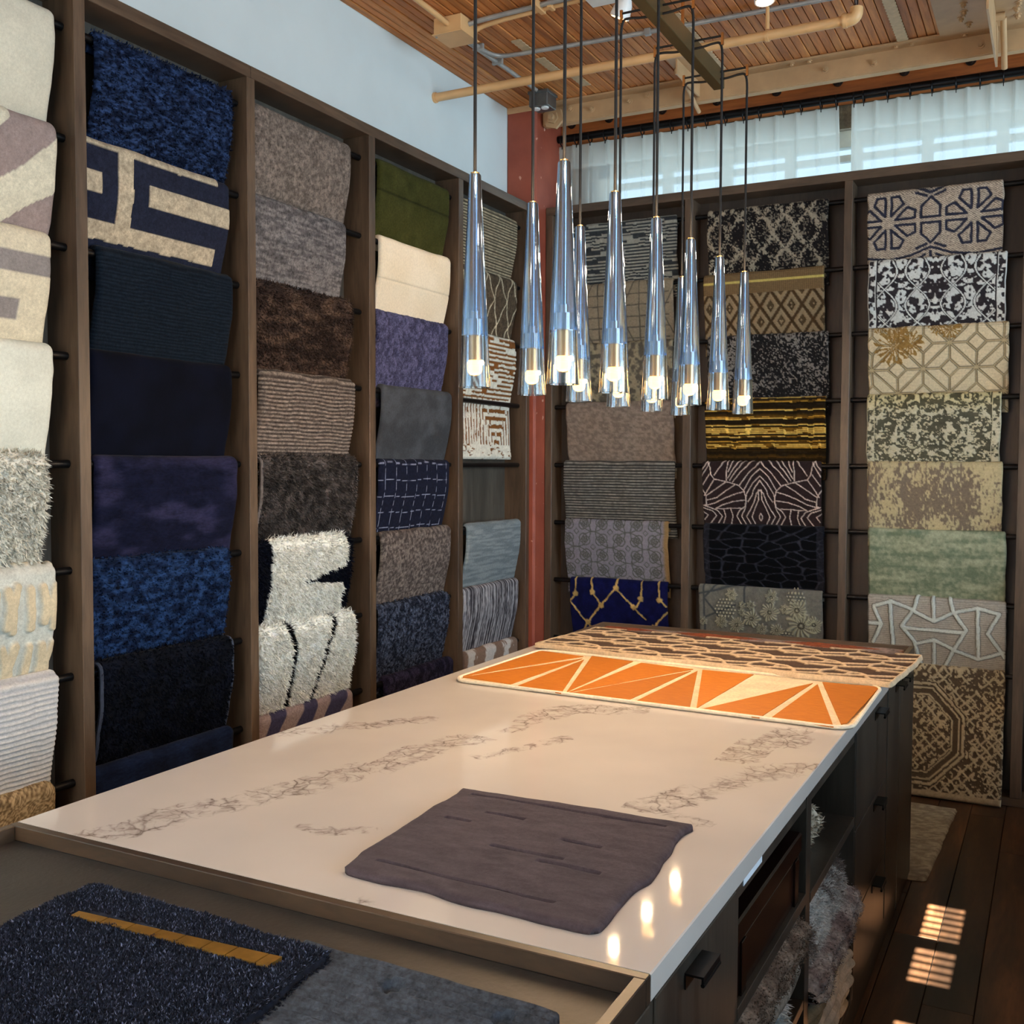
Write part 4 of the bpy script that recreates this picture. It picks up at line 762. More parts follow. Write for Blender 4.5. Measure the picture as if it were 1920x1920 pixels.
# cream hide rug with orange hide panels
ox0, ox1, oy0, oy1 = .94, 2.19, -2.59, -1.965
ow = bil((.936, -2.545), (2.197, -2.590), (.951, -1.915), (2.190, -1.990), ox0, ox1, oy0, oy1)
org = thing('hide_rug', 'cream hide rug with orange triangular panels across the island', 'rug', (1.56, -2.26, H+.0004))
flat('base', None, ox0, ox1, oy0, oy1, H+.0004, .0075, one((228, 206, 176), .04, 20, 20, 5, .001), FLAT, .02, .002, ow, seed=6, edge=.012, round_=.05, parent=org)
q = lambda s, t: tuple(float(k) for k in ow(ox0+s*(ox1-ox0), oy0+t*(oy1-oy0)))
def rrect(r, n=6):
    out = []; W_, D_ = ox1-ox0, oy1-oy0
    for cx, cy, a0 in ((W_-r, r, -90), (W_-r, D_-r, 0), (r, D_-r, 90), (r, r, 180)):
        for k in range(n+1): a = math.radians(a0+90*k/n); out.append(q((cx+r*math.cos(a))/W_, (cy+r*math.sin(a))/D_))
    return out
rp = rrect(.055); rp += [rp[0]]
MB().tube([(x, y, H+.0075) for x, y in rp], .0058, 8).build('binding', plain('cream rope piping', (238, 224, 198), .8, 0, .05, 80, .5), org, smooth=True)
def orange_mat():
    n = NT('orange cowhide'); v = n.coord((9, 60, 1), rot=(0, 0, .5)); f = n.noise(v, 3, 4, .6); oi = n.add('ShaderNodeObjectInfo'); c = n.ramp(f, [(.3, (178, 98, 12)), (.7, (206, 124, 22))]); hs = n.add('ShaderNodeHueSaturation'); mr = n.add('ShaderNodeMapRange'); mr.inputs[3].default_value = .8; mr.inputs[4].default_value = 1.08; n.link(oi.outputs['Random'], mr.inputs[0]); n.link(mr.outputs[0], hs.inputs['Value']); n.link(c, hs.inputs['Color']); n.col(hs.outputs[0]); n.set(Roughness=.6); n.bump(f, .25); return n.m
M_ORANGE = orange_mat()
OP = [[(868, 1268), (1014, 1220), (1094, 1231)], [(868, 1270), (958, 1283), (1092, 1235)], [(971, 1286), (1052, 1300), (1095, 1237)], [(1062, 1298), (1110, 1230), (1187, 1240)], [(1064, 1299), (1202, 1243), (1300, 1255)], [(1066, 1300), (1176, 1314), (1296, 1258)], [(1190, 1316), (1293, 1329), (1308, 1258)], [(1306, 1328), (1317, 1256), (1413, 1265)], [(1313, 1330), (1424, 1346), (1524, 1281)], [(1443, 1348), (1563, 1363), (1533, 1283)], [(1542, 1279), (1650, 1288), (1588, 1356), (1577, 1358)]]
for P in OP:
    w = [at(u, v, z=H+.009)[:2] for u, v in P]
    o = MB().prism([tuple(p) for p in (w if np.cross(w[1]-w[0], w[2]-w[0]) > 0 else w[::-1])], H+.0068, H+.0098).build('hide_panel', M_ORANGE, org)
# interlocking lattice rug across the marble edge and the far tray
def lattice_polys():
    out = []; cw, chh = .176, .120
    for i in range(-1, 10):
        for j in range(-1, 7):
            x = i*cw; y = j*chh; x += (j % 2)*cw*.5
            out += [[(x-.06, y), (x+.06, y+.010)], [(x+.06, y+.010), (x+.062, y+.045)], [(x+.06, y+.010), (x+cw-.075, y-.028)], [(x-.06, y), (x-.045, y+.04)], [(x-.06, y), (x-.07, y-.036)]]
            out += [[(x+.062, y+.045), (x+cw*.5+.028, y+chh*.5+.032)], [(x-.045, y+.04), (x-.012, y+chh*.5+.026)], [(x+.01, y+.004), (x-.03, y+.075)]]
    return out
LATP = None
def p_inter(u, v, W):
    uu, vv = wob(u, v, .004, 18); s = .245; th = .172; d = np.full(u.shape, 9.)
    k = ((uu+.5*(np.floor(vv/th) % 2)*s)/s) % 1; y = (vv/th) % 1; x = k
    # elongated Cairo-like cells: slanted bars, long waists and short ties
    def seg(ax, ay, bx, by): 
        r = np.full(u.shape, 9.)
        for ox in (-1, 0, 1):
            px = (x+ox)*s; py = y*th; ax_, ay_, bx_, by_ = ax*s, ay*th, bx*s, by*th; L = (bx_-ax_)**2+(by_-ay_)**2; t = np.clip(((px-ax_)*(bx_-ax_)+(py-ay_)*(by_-ay_))/L, 0, 1); r = np.minimum(r, np.hypot(px-ax_-t*(bx_-ax_), py-ay_-t*(by_-ay_)))
        return r
    for S in ((0, .10, .42, .30), (.42, .30, .58, .10), (.58, .10, 1, .10), (.42, .30, .40, .62), (.58, .10, .62, -.12), (.12, .15, .02, .46), (.02, .46, .40, .62), (.40, .62, .52, .80), (.52, .80, .92, .62), (.92, .62, 1.02, .46), (.52, .80, .50, 1.10), (.80, .66, .76, .36), (.76, .36, 1.02, .46), (.46, .26, .76, .36)): d = np.minimum(d, seg(*S))
    t = sm(.0072, .0052, d); e = np.minimum(np.minimum(u, W-u), v); t = np.maximum(t, (e < .010)*1.); c = mx((78, 63, 54), (204, 182, 152), t)*(.92+.16*fb(u*70, v*70, 3, 3)[:, None])
    return c, .006*t
lx0, lx1, ly0, ly1 = .92, 2.25, -1.93, -1.39
def lift_l(U, V, W, D): return .012*sm(0, .1, V)*0+.016*np.exp(-((U-W)/.25)**2)*(1-V/D)*.3
flat('lattice_rug', 'brown rug with raised cream interlocking lines over the far tray', lx0, lx1, ly0, ly1, H+.0105, .007, p_inter, FLAT, .0042, .006, bil((.893, -1.868), (2.226, -2.012), (.942, -1.372), (2.255, -1.415), lx0, lx1, ly0, ly1), seed=8, edge=.008, round_=.012, lift=lift_l)
# grey velvet rug with rust diamonds lying in the far tray
def p_rust(u, v, W):
    k = np.minimum(np.abs(((u-.30) % .46)-.23)/.20, 9)+np.abs(v-.60)/.075; t = (k < 1)*1.; return mx((126, 112, 108), (128, 62, 22), t)*(.9+.2*fb(u*60, v*60, 3, 3)[:, None]), .001*t
flat('velvet_rug', 'grey velvet rug with rust brown patches inside the far tray', .885, 2.160, -1.775, -1.120, .8822, .017, p_rust, VEL, .008, .002, seed=9, round_=.03)
# navy shag with brass strip, and the grey dimpled rug below it (near tray)
nx0, nx1, ny0, ny1 = 1.22, 1.74, -4.80, -4.24
SLP = [((p[1]+4.80)/.562*.56, (p[0]-1.234)/.51*.52) for p in (at(140, 1714, z=.905), at(516, 1805, z=.905))]
def nmid(u, v): return np.abs(v-(SLP[0][0]+(SLP[1][0]-SLP[0][0])*(u-SLP[0][1])/(SLP[1][1]-SLP[0][1])))
def nslot(u, v): return (nmid(u, v) < .0125) & (u > SLP[0][1]-.004) & (u < SLP[1][1]+.004)
def p_navy(u, v, W):
    s = nslot(u, v).astype(float); n = fb(u*160, v*160, 3, 2); return mx((24, 27, 38), (44, 49, 66), n), -.012*s+.005*(fb(u*40, v*40, 6, 2)-.5)
nav = flat('shag_rug', 'navy shag rug with inset brass strip in the near tray', nx0, nx1, ny0, ny1, .8935, .014, p_navy, SHAG, .0052, .005, bil((1.255, -4.80), (1.800, -4.80), (1.232, -4.236), (1.742, -4.242), nx0, nx1, ny0, ny1), cut=lambda u, v: (nmid(u, v) < .0150) & (u > SLP[0][1]-.008) & (u < SLP[1][1]+.008), tuft=(110000, .0055, .0016), fleck=(.13, (100, 108, 136)), seed=11, round_=.02)
bx = [at(u, v, z=.9095) for u, v in ((133, 1718), (147, 1710.5), (530, 1797), (503, 1813.5))]
for k in range(8):
    e = [0, .16, .3, .43, .55, .68, .80, .94, 1]; f0, f1 = e[k]+.003, e[k+1]-.003; A0 = bx[1]*(1-f0)+bx[2]*f0; A1 = bx[1]*(1-f1)+bx[2]*f1; B0 = bx[0]*(1-f0)+bx[3]*f0; B1 = bx[0]*(1-f1)+bx[3]*f1
    MB().prism([tuple(B0[:2]), tuple(B1[:2]), tuple(A1[:2]), tuple(A0[:2])], .898, .9120).build('brass_tile', plain('antique brass', (170, 128, 58), .36, .75, .1, 30) if k == 0 else bpy.data.materials['antique brass'], nav)
DM = [((p[0]-1.665)/.443*.515, (p[1]+4.82)) for p in (at(735, 1855, z=.89), at(942, 1914, z=.89))]
def p_dimp(u, v, W):
    d = np.minimum(np.minimum(np.hypot(u-DM[0][0], v-DM[0][1]), np.hypot(u-DM[1][0], v-DM[1][1])), np.hypot(u-.415, v-.44)); s = sm(.0185, .0145, d); return mx((48, 55, 66), (72, 81, 95), fb(u*40, v*120, 3, 3)), -.0105*s+.0025*np.sin(v*520)*(1-s)
flat('dimpled_rug', 'slate grey ribbed rug with round dimples under the navy shag rug', 1.60, 2.115, -4.82, -4.215, .8818, .0115, p_dimp, COARSE, .0045, .004, bil((1.62, -4.82), (2.135, -4.82), (1.665, -4.205), (2.108, -4.218), 1.60, 2.115, -4.82, -4.215), seed=12, round_=.02)
# pale rug on the floor behind the island
flat('floor_rug', 'pale grey mottled rug lying on the floor by the back rack', 1.68, 2.285, -1.163, -.18, .0006, .010, lambda u, v, W: (mx((138, 138, 128), (176, 176, 164), sm(.3, .7, fb(u*40, v*60, 3, 4))), 0*u), FLAT, .01, .003, bil((1.66, -1.17), (2.252, -1.160), (1.70, -.17), (2.288, -.182), 1.68, 2.285, -1.163, -.18), seed=14, round_=.02)

# ------------------------------------------------------------------ throws and hides in the open shelves
def fold(name, label, y0, y1, x0, x1, z, thk, n, pat, mat, seed, tuft=None, sag=.02, tilt=0., group=None):
    """a folded throw: n soft layers, each wrapping round at the front, as one continuous folded surface"""
    t = thk/n; prof = []
    for k in range(n):
        xf = x1-.012*((k*37+seed) % 5)/4
        for a in np.linspace(-math.pi/2, math.pi/2, 7): prof.append((xf-t*.5+t*.5*math.cos(a), t*(k+.5)+t*.47*math.sin(a)))
        if k < n-1: prof.append((xf-.035, t*(k+1)))
    prof = [(x0, .002)]+prof+[(x0, thk*.98)]
    for a in np.linspace(.86, .14, 9): pass
    topx = np.linspace(x1-.03, x0, 16); prof = prof[:-1]+[(float(x), thk+.006*math.sin(x*40+seed)) for x in topx]
    P = np.array(prof); ny = 44; Yv = np.linspace(0, 1, ny+1); V = []
    for i, yv in enumerate(Yv):
        e = math.sqrt(max(0, 1-max(0, 1-min(yv, 1-yv)/.09)**2)); yy = y0+(y1-y0)*yv
        w1 = .03*(fb(np.array([yv*4.]), np.array([seed*1.]), seed, 2)[0]-.5); zz = z+P[:, 1]*(.55+.45*e)+sag*(fb(np.array([yv*3+2.]), np.array([.3+seed]), seed+2, 2)[0]-.5)*P[:, 1]/thk+tilt*(yv-.5)
        lum = .010*(fb(P[:, 0]*22+seed, np.full(len(P), yv*11), seed+7, 2)-.5)
        V.append(np.c_[P[:, 0]+w1-(1-e)*.02, np.full(len(P), yy), zz+lum])
    V = np.array(V); m = len(P); I = np.arange(V.shape[0]*m).reshape(V.shape[0], m); Q = np.stack([I[:-1, :-1], I[1:, :-1], I[1:, 1:], I[:-1, 1:]], -1).reshape(-1, 4); pts = V.reshape(-1, 3)
    F = [tuple(r) for r in Q]+[tuple(I[0, ::-1]), tuple(I[-1, :])]; rgb, _ = pat(pts[:, 1]-y0, pts[:, 0]+pts[:, 2], 1.); base = ((x0+x1)/2, (y0+y1)/2, z)
    o = finish(name, pts, F, mat, None, base, True, np.asarray(rgb).clip(0, 255)/255.); tag(o, label, 'throw', group)
    if tuft:
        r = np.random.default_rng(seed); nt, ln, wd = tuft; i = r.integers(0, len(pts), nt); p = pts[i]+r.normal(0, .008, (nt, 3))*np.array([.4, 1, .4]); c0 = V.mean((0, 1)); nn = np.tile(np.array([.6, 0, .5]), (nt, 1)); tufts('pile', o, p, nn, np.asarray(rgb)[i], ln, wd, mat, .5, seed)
    return o
fur = two((132, 128, 128), (222, 230, 234), 26, 26, 4, .3, .6)
fold('throw', 'taupe-brown hide folded under the chest shelf', -3.625, -3.062, 1.62, 2.195, .500, .098, 2, two((96, 84, 76), (136, 124, 114), 30, 60, 3), COARSE, 3, tuft=(9000, .005, .0016))
fold('throw', 'grey hide with pale underside between taupe hide and white fluff', -3.625, -3.068, 1.64, 2.190, .458, .042, 1, two((112, 112, 108), (150, 150, 146), 20, 60, 5), COARSE, 5)
fold('throw', 'white-blue fluffy sheepskin on the lower island shelf', -3.60, -3.15, 1.66, 2.165, .391, .066, 1, two((180, 200, 212), (226, 234, 238), 20, 20, 5), SHAG, 6, tuft=(5000, .022, .0025))
fold('throw', 'small cream fur bundle on the empty upper island shelf', -2.985, -2.60, 1.78, 2.135, .625, .085, 1, two((150, 144, 130), (206, 202, 188), 40, 40, 6), SHAG, 8, tuft=(2500, .016, .0022))
fold('throw', 'cream knitted blanket with fringe at bottom of the white stack', -2.99, -2.44, 1.66, 2.185, .1015, .062, 3, two((176, 172, 156), (214, 210, 196), 60, 20, 3), SOFT, 11)
fold('throw', 'white layered blanket in middle of the white stack', -2.99, -2.44, 1.66, 2.205, .165, .105, 4, two((190, 196, 196), (222, 224, 222), 20, 60, 5), SOFT, 12)
fold('throw', 'sage-beige folded blanket on top of the white stack', -2.99, -2.45, 1.66, 2.195, .271, .066, 2, two((136, 134, 116), (166, 162, 146), 30, 40, 7), SOFT, 13)
fold('throw', 'dark navy backed pelt tucked between furs', -2.99, -2.45, 1.66, 2.20, .338, .03, 1, two((30, 44, 74), (60, 84, 120), 20, 20, 9), SOFT, 14, tilt=.02)
fold('throw', 'pale brindled hide below the grey fur in right open bay', -2.99, -2.43, 1.66, 2.222, .366, .062, 2, two((118, 112, 118), (184, 190, 198), 12, 30, 4), COARSE, 15, tilt=.03, tuft=(6000, .005, .0016))
fold('throw', 'grey-white faux fur heaped on top in right open bay', -2.98, -2.44, 1.66, 2.17, .428, .085, 2, fur, SHAG, 16, tilt=.03, tuft=(18000, .013, .0016), sag=.05)

# ------------------------------------------------------------------ pendants
PZ0, PH = 1.805, .51; BARX, BZ = 1.527, 3.0
PYS = [-3.235+.3115*k for k in range(6)]
lab = ['nearest', 'second nearest', 'third nearest', 'fourth nearest', 'fifth nearest', 'farthest']
fix = thing('pendant_bar', 'bronze ceiling bar carrying twelve crystal pendants over the island', 'light fixture', (BARX, -2.45, BZ))
MB().box(BARX-.020, BARX+.020, -3.40, -1.625, BZ, BZ+.062, .002).build('bar', M_BAR, fix)
for y in (-3.0, -2.05): MB().tube([(BARX, y, BZ+.06), (BARX, y, ZC+.002)], .006, 8).build('stem', M_BRASS, fix, smooth=True)
def pendant(y, sx, label):
    x = BARX+sx*.118; p = thing('pendant_lamp', label, 'pendant lamp', (x, y, PZ0), 'crystal pendants over the island')
    r1, r0, hc = .0385, .0142, .15
    prof = [(r1, .0), (r0+.0004, PH-.003), (r0-.0012, PH), (.0050, PH), (.0050, .182), (.0075, .182), (.0075, .163), (.0150, .163), (.0150, .124), (.0272, .124), (.0310, .0)]
    MB().lathe(prof, (x, y, PZ0), 40, True).build('shade', M_CRYSTAL, p, smooth=True)
    MB().lathe([(.0145, PH-.012), (.0145, PH+.001), (.006, PH+.005)], (x, y, PZ0+.0015), 24).build('cap', M_BRASS, p, smooth=True) if False else MB().lathe([(.0046, PH-.02), (.0046, PH+.001), (.0105, PH+.0012), (.0105, PH+.004), (.0045, PH+.006)], (x, y, PZ0), 20).build('cap', M_BRASS, p, smooth=True)
    s = MB().lathe([(.004, .181), (.0072, .180), (.0072, .1625), (.0146, .162), (.0146, .064), (.012, .063)][::-1], (x, y, PZ0), 28).build('socket', M_SOCK, p, smooth=True)
    MB().lathe([(.002, .0285), (.010, .030), (.0165, .036), (.0185, .043), (.0185, .050), (.0172, .0505), (.0185, .052), (.0185, .058), (.014, .0655), (.002, .066)], (x, y, PZ0), 28).build('bulb', M_BULB, p, smooth=True)
    a = BARX+sx*.020; zt = BZ+.018
    pts = smoothpath([(a-sx*.004, y, zt), (a+sx*.03, y, zt+.001), (x-sx*.03, y, zt+.006), (x-sx*.008, y, zt+.002), (x, y, zt-.03), (x, y, zt-.09)], 6)+[np.array((x, y, 2.6)), np.array((x, y, PZ0+hc+.02))]
    MB().tube([tuple(q) for q in pts], .0042, 8).build('cord', M_BLACK, p, smooth=True)
    m = MB(); m.tube([(BARX, y, BZ+.044), (x, y, BZ+.044)], .0036, 6); m.build('arm', M_BLACK, p)
    MB().box(x-.004, x+.004, y-.004, y+.004, zt-.004, BZ+.054).build('clip', M_BRASS, p)
    l = bpy.data.lights.new('pendant_light', 'POINT'); l.energy = 5.2; l.specular_factor = 0; l.color = (1, .68, .39); l.shadow_soft_size = .012; lo = bpy.data.objects.new('pendant_light', l); C.objects.link(lo); lo.parent = p; lo.location = (0, 0, -.016)
    l3 = bpy.data.lights.new('bulb_light', 'POINT'); l3.energy = .45; l3.specular_factor = 0; l3.color = (1, .55, .2); l3.shadow_soft_size = .008; lo = bpy.data.objects.new('bulb_light', l3); C.objects.link(lo); lo.parent = p; lo.location = (.0225, -.006, .058)
    l2 = bpy.data.lights.new('ceiling_fill_light', 'POINT'); l2.energy = 1.2; l2.specular_factor = 0; l2.color = (1, .66, .36); l2.shadow_soft_size = .012; lo = bpy.data.objects.new('ceiling_fill_light', l2); C.objects.link(lo); lo.parent = p; lo.location = (.05, -.06, PH+.03)   # added point light beside the pendant top to warm bar and ceiling
for k in range(6):
    pendant(PYS[k], -1, f'clear tapered crystal pendant, {lab[k]} in the left row of six'); pendant(PYS[k], 1, f'clear tapered crystal pendant, {lab[k]} in the right row of six')

# ------------------------------------------------------------------ steelwork under the ceiling
beam = thing('steel_channel', 'cream painted steel channel along the top of the back wall', 'beam', (1.5, -.05, 3.53))
MB().box(.04, 3.9, -.053, -.045, 3.528, 3.622, .001).build('web', M_STEEL, beam); MB().box(.04, 3.9, -.125, -.045, 3.619, 3.629, .001).build('flange', M_STEEL, beam)
MB().box(.04, 3.9, -.047, .0, 3.524, 3.532, .001).build('lip', M_STEEL, beam); MB().box(-.149, .05, -.128, -.05, 3.596, 3.630, .002).build('bearing_plate', M_STEEL, beam)
def hexbolt(par, p, ax, r=.013, h=.012, m=M_STEEL, shank=.012):
    a = Vector(ax).normalized(); P = Vector(p); mb = MB(); mb.tube([P, P+a*.003], r*1.5, 12); mb.tube([P+a*.003, P+a*(.003+h)], r, 6); mb.tube([P+a*h, P+a*(h+shank)], r*.55, 8); return mb.build('bolt', m, par)
for x, z in ((.211, 3.597), (.34, 3.578), (.559, 3.585), (.666, 3.600), (1.597, 3.580), (1.829, 3.572), (2.30, 3.575)): hexbolt(beam, (x, -.053, z), (0, -1, 0))
for x in (1.44, 1.526, 1.932, 2.004, 2.236): hexbolt(beam, (x, -.095, 3.619), (0, 0, -1), .010, .008, shank=.004)
gp = MB(); gp.tube([(.115, -.056, 3.555), (.115, -.075, 3.555)], .062, 6); gp.tube([(.115, -.075, 3.555), (.115, -.09, 3.555)], .034, 6); gp.tube([(.115, -.09, 3.555), (.115, -.115, 3.555)], .017, 10); o = gp.build('anchor_plate', M_STEEL, beam); 
wbm = MB().box(.0355, 3.9, .20, .295, 3.505, 3.628, .004).build('timber_beam', M_BEAMW, None, (1.9, .25, 3.41)); tag(wbm, 'reddish timber beam behind the steel channel above the curtains', 'beam')
for x in (.106, .34, .66, .973, 1.296, 1.611, 1.935, 2.241):
    m = MB(); m.tube([(x, .200, 3.598), (x, .192, 3.598)], .026, 14); m.tube([(x, .192, 3.598), (x, .176, 3.598)], .019, 6); m.tube([(x, .176, 3.598), (x, .168, 3.598)], .010, 8); m.build('nut', M_NUT, wbm)
def bracket(x, lab_, y0, y1, zlow):
    b = thing('steel_bracket', lab_, 'bracket', (x, (y0+y1)/2, 3.5))
    MB().box(x, x+.010, y0, y1, zlow, 3.629, .001).build('plate', M_STEEL, b); return b
b1 = bracket(.945, 'cream steel bracket plate behind the pendant bar end', -.42, -.054, 3.545)
MB().box(.90, 1.03, -.46, -.10, 3.618, 3.629, .001).build('shoe', M_STEEL, b1)
rd = MB(); rd.tube([(.925, -.30, 3.600), (.925, .03, 3.497)], .011, 10); rd.tube([(.905, -.305, 3.602), (.932, -.305, 3.602)], .017, 10); rd.build('tie_rod', M_STEEL, b1, smooth=True)
b2 = bracket(2.365, 'big cream steel joint with bolts at the top right corner', -.75, -.054, 3.46)
MB().box(2.13, 2.365, -.75, -.125, 3.618, 3.629, .001).build('shoe', M_STEEL, b2); MB().box(2.375, 2.75, -.75, -.125, 3.618, 3.629, .001).build('shoe', M_STEEL, b2)
rd = MB(); rd.tube([(2.405, -.27, 3.598), (2.405, -.08, 3.440)], .0135, 10); rd.tube([(2.37, -.275, 3.602), (2.412, -.275, 3.602)], .018, 10); rd.build('tie_rod', M_STEEL, b2, smooth=True)
for i, (x, y) in enumerate(((2.235, -.30), (2.25, -.36), (2.255, -.45), (2.26, -.22), (2.46, -.30), (2.47, -.36), (2.475, -.42), (2.46, -.22))): hexbolt(b2, (x, y, 3.618), (0, 0, -1), .012, .012, shank=.010)
# serrated nailing plates on the deck
M_GUS = plain('painted nail plate', (196, 170, 134), .6, 0, .06, 30)
def nailplate(x, y0, y1, lab_):
    n = int((y1-y0)/.016); Lp = [(x-.022-(.005 if k % 2 else 0), y0+(y1-y0)*k/n) for k in range(n+1)]; Rp = [(x+.022+(.005 if k % 2 else 0), y0+(y1-y0)*k/n) for k in range(n+1)]
    o = MB().prism(Rp+Lp[::-1], ZC-.006, ZC-.0015).build('nail_plate', M_GUS, None, (x, (y0+y1)/2, ZC-.006)); tag(o, lab_, 'metal plate')
nailplate(.337, -.965, -.80, 'serrated nail plate on the ceiling left of the bent conduit'); nailplate(.343, -.715, -.50, 'serrated nail plate on the ceiling beside the big pipe, left'); nailplate(.40, -.43, -.27, 'stained nail plate on the ceiling near the grey outlet box')
nailplate(1.10, -.90, -.16, 'long serrated nail plate on the ceiling behind the pendant bar'); nailplate(1.968, -.72, -.13, 'long serrated nail plate on the ceiling at upper right')
# pipes and conduits
def run(name, label, pts, r, mat, cat='pipe', n=12):
    t = thing(name, label, cat, tuple(float(k) for k in pts[0])); MB().tube([tuple(p) for p in pts], r, n).build('tube', mat, t, smooth=True); return t
bp = run('sprinkler_pipe', 'thick cream pipe crossing under the wooden ceiling', [(-.152, -.905, 3.452), (1.0, -.905, 3.452), (1.845, -.905, 3.455)], .021, M_PIPE)
m = MB(); m.tube([tuple(p) for p in smoothpath([(1.83, -.905, 3.455), (1.868, -.905, 3.457), (1.885, -.905, 3.472), (1.887, -.905, 3.50)], 5)], .0265, 12); m.tube([(1.835, -.905, 3.455), (1.85, -.905, 3.455)], .030, 12); m.build('elbow', M_PIPE, bp, smooth=True)
m = MB(); m.tube([(1.885, -.905+.018*math.cos(a), 3.535+.028*math.sin(a)) for a in np.linspace(0, 2*math.pi, 17)], .006, 6); m.build('hanger_ring', M_NUT, bp, smooth=True)
m = MB(); m.tube([(1.52+.0, -.905, 3.478), (1.52, -.905, 3.53), (1.52, -.905, ZC)], [.009, .009, .005], 8); m.tube([(1.52-.007, -.905, 3.452), (1.52+.007, -.905, 3.452)], .0245, 14); m.build('hanger_strap', M_PIPE, bp, smooth=True)
m = MB(); m.tube([(-.151, -.905, 3.452), (-.138, -.905, 3.452)], .026, 14); m.build('collar', M_PIPE, bp, smooth=True)
jb = thing('junction_box', 'beige junction box with pipes on the ceiling near left wall', 'junction box', (.19, -1.26, 3.56))
MB().box(.118, .262, -1.345, -1.195, 3.556, ZC-.002, .003).build('body', M_PIPE, jb); MB().box(.112, .268, -1.351, -1.189, 3.550, 3.556, .001).build('cover', M_PIPE, jb)
for x, y in ((.125, -1.33), (.25, -1.205)): MB().tube([(x, y, 3.550), (x, y, 3.546)], .005, 8).build('screw', M_CONDUIT, jb)
run('conduit', 'cream conduit bending into the junction box from the left', smoothpath([(.185, -2.4, 3.61), (.183, -1.72, 3.61), (.175, -1.58, 3.612), (.187, -1.46, 3.60), (.19, -1.345, 3.592)], 6), .0125, M_PIPE, 'conduit')
t1 = run('conduit', 'dull grey conduit leaving the junction box, upper of the pair', smoothpath([(.262, -1.275, 3.602), (.34, -1.268, 3.612), (.55, -1.275, 3.614), (.95, -1.290, 3.614), (2.6, -1.30, 3.614)], 5), .011, M_CONDUIT, 'conduit')
t2 = run('conduit', 'cream conduit leaving the junction box, lower of the pair', smoothpath([(.262, -1.225, 3.590), (.33, -1.225, 3.606), (.52, -1.240, 3.610), (.95, -1.255, 3.612), (2.6, -1.26, 3.612)], 5), .0115, M_PIPE, 'conduit')
MB().box(.60, .625, -1.325, -1.225, 3.595, 3.629, .002).build('strap', M_PIPE, t1); MB().box(.655, .675, -1.285, -1.235, 3.596, 3.629, .002).build('strap', M_PIPE, t2)
jb2 = thing('junction_box', 'small pale junction box behind the nearest pendant cords', 'junction box', (.90, -1.27, 3.6)); MB().box(.85, .955, -1.315, -1.225, 3.585, 3.629, .003).build('body', M_WHITE, jb2); MB().box(.846, .959, -1.319, -1.221, 3.581, 3.585, .001).build('cover', M_WHITE, jb2)
t3 = run('conduit', 'shiny steel conduit curving away to the right across planks', smoothpath([(.165, -1.20, 3.600), (.158, -1.05, 3.613), (.163, -.93, 3.614), (.195, -.862, 3.614), (.27, -.84, 3.614), (.42, -.83, 3.614), (.9, -.80, 3.614), (1.76, -.775, 3.614), (3.2, -.75, 3.614)], 6), .0105, M_CONDUIT, 'conduit')
t4 = run('conduit', 'shiny steel conduit running straight to the grey outlet box', [(.145, -1.20, 3.600), (.142, -1.06, 3.613), (.150, -.75, 3.613), (.152, -.36, 3.612)], .0105, M_CONDUIT, 'conduit')
for x, y in ((.155, -1.0), (.152, -.80)): MB().box(x-.028, x+.03, y-.008, y+.008, 3.600, 3.629, .002).build('clip', M_CONDUIT, t4)
MB().box(.925, .955, -.812, -.788, 3.598, 3.629, .002).build('clip', M_CONDUIT, t3)
eb = thing('outlet_box', 'grey steel outlet box with two white sockets below the ceiling', 'outlet box', (.16, -.30, 3.53))
MB().box(.105, .215, -.36, -.245, 3.530, 3.60, .004).build('body', M_BOXG, eb); MB().box(.10, .22, -.365, -.24, 3.596, 3.612, .002).build('flange', M_BOXG, eb)
for x in (.135, .185): MB().lathe([(.019, 0), (.021, .003), (.021, .008)], (x, -.325, 3.521), 16).build('socket', M_WHITE, eb)
def spot(label, x, y, z, d):
    t = thing('spot_lamp', label, 'spot lamp', (x, y, z)); a = Vector(d).normalized(); P = Vector((x, y, z))
    MB().tube([P, P-a*.012, P-a*.055, P-a*.085], [.040, .041, .034, .020], 20).build('head', M_WHITE, t, smooth=True); MB().tube([P+a*.0005, P-a*.004], .034, 20).build('lens', M_LENS, t)
    m = MB(); m.tube([P-a*.06, P-a*.06+Vector((0, 0, .1))], .012, 10); m.tube([P-a*.06+Vector((0, 0, .085)), Vector((x-a.x*.06, y-a.y*.06, ZC))], .028, 16); m.build('mount', M_WHITE, t, smooth=True)
    l = bpy.data.lights.new('spot_light', 'SPOT'); l.energy = 30; l.spot_size = 1.3; l.spot_blend = .5; l.color = (1, .70, .42); l.shadow_soft_size = .03; lo = bpy.data.objects.new('spot_light', l); C.objects.link(lo); lo.parent = t; lo.rotation_euler = a.to_track_quat('-Z', 'Y').to_euler(); lo.location = a*.012
spot('white ceiling spot lamp aimed left, glowing behind the cords', *[float(k) for k in at(1161, 34, z=3.43)], (-.42, .12, -.85)); spot('white ceiling spot lamp cut off at the top frame edge', *[float(k) for k in at(1434, 3, z=3.43)], (.1, -.1, -1))

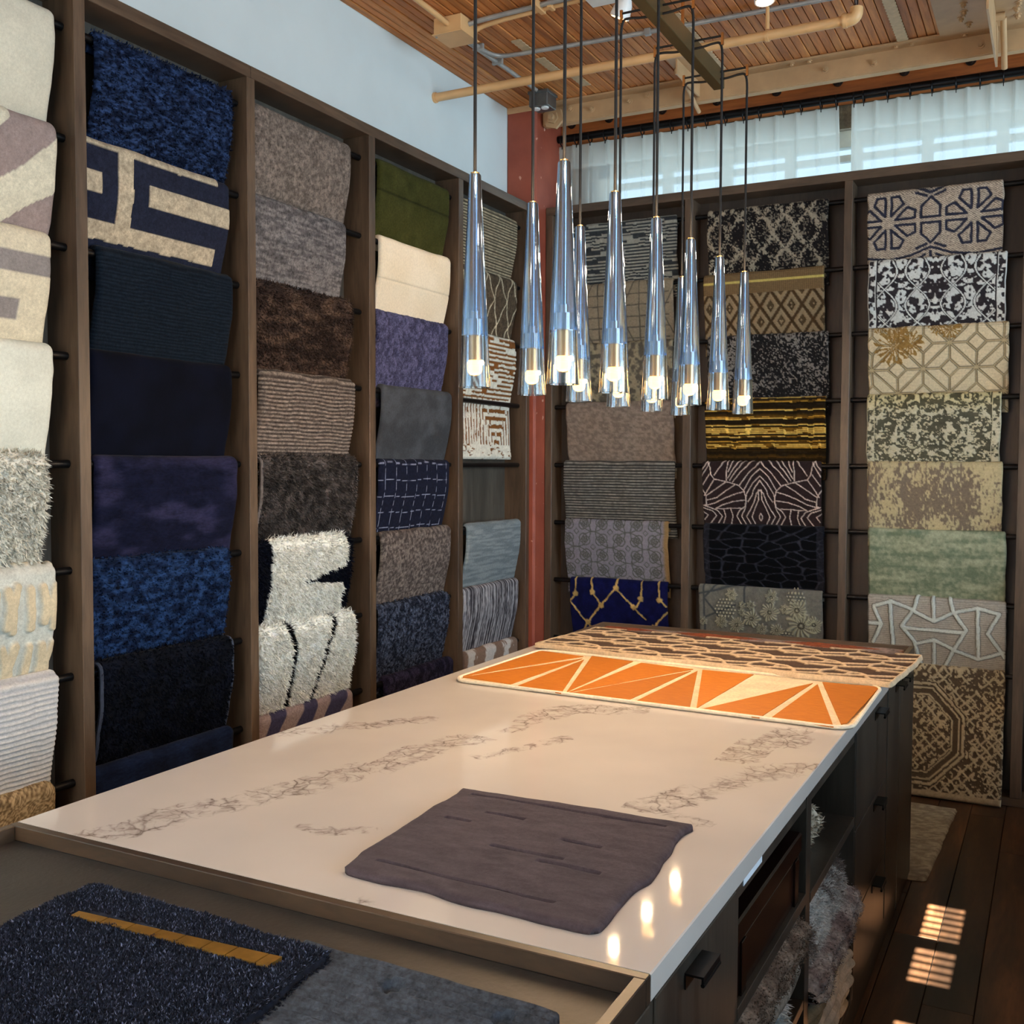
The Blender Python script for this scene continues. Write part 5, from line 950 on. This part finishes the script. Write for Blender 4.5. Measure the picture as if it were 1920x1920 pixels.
# ------------------------------------------------------------------ curtain rod, rings and curtains
ZR = 3.503; YR = .165
rod = thing('curtain_rod', 'black curtain rod along the timber beam above the back window', 'curtain rod', (1.7, YR, ZR))
MB().tube([(-.022, YR, ZR+.006), (1.2, YR, ZR), (3.4, YR, ZR-.010)], .0215, 14).build('pole', M_ROD, rod, smooth=True); MB().tube([(-.034, YR, ZR+.006), (-.018, YR, ZR+.006)], .026, 14).build('finial', M_ROD, rod)
RX = [.06, .15, .236, .329, .426, .554, .64, .726, .82, .924, 1.03, 1.129, 1.215, 1.342, 1.433, 1.534, 1.612, 1.699, 1.746, 1.862, 1.968, 2.07, 2.18, 2.287, 2.39, 2.5, 2.61, 2.72, 2.83, 2.94, 3.05, 3.16, 3.27]
r0 = None
for i, x in enumerate(RX):
    if r0 is None:
        m = MB(); m.tube([(x, YR+.029*math.cos(a), ZR-.006+.029*math.sin(a)) for a in np.linspace(0, 2*math.pi, 21)], .0036, 6); m.box(x-.002, x+.002, YR-.003, YR+.003, ZR-.052, ZR-.034); r0 = m.build('ring', M_ROD, rod, smooth=True); x00 = x
    else: o = copy_part(r0, rod); o.location = (x-x00, 0, -(x-x00)*.0045)
def curtain(name, label, x0, x1, zt, zb, lean=0., seed=1, edge=None):
    cs = thing(name, label, 'curtain', ((x0+x1)/2, YR+.005, zb)); per = .1065; nx = int((x1-x0)/.0045); X = np.linspace(x0, x1, nx+1); nz = 26; T = np.linspace(0, 1, nz+1); V = []
    for t in T:
        z = zt+(zb-zt)*t; ph = (X-x0)/per; sharp = np.exp(-(((ph % 1)-.12)/.08)**2); y = YR+.014+.016*(.5+.5*np.cos(2*np.pi*ph+.6))*(.35+.65*t)-.016*sharp*(1-.5*t)+.02*(fb(X*6, np.full(nx+1, t*2), seed, 2)-.5)*t
        xx = X+lean*t*np.clip((X-(x1-.25))/.25, 0, 1)+.012*t*np.sin(ph*5); V.append(np.c_[xx, y, np.full(nx+1, z)-.0045*(X-.1)+.0012*np.cos(2*np.pi*ph)*(1-t)])
    V = np.array(V); I = np.arange(V.shape[0]*V.shape[1]).reshape(V.shape[:2]); Q = np.stack([I[:-1, :-1], I[:-1, 1:], I[1:, 1:], I[1:, :-1]], -1).reshape(-1, 4)
    finish('cloth', V.reshape(-1, 3), Q, M_SHEER, cs, None, True)
    k = int(.085/((zt-zb)/nz)); hb = V[:5].copy(); hb[:, :, 1] += .004; J = np.arange(hb.shape[0]*hb.shape[1]).reshape(hb.shape[:2]); finish('heading_tape', hb.reshape(-1, 3), np.stack([J[:-1, :-1], J[:-1, 1:], J[1:, 1:], J[1:, :-1]], -1).reshape(-1, 4), M_TAPE, cs, None, True)
curtain('sheer_curtain', 'white pleated sheer curtain hanging left of the gap', .008, 1.622, 3.470, 2.6, .03, 2)
curtain('sheer_curtain', 'white pleated sheer curtain hanging right of the gap', 1.684, 3.38, 3.472, 2.6, 0, 3)
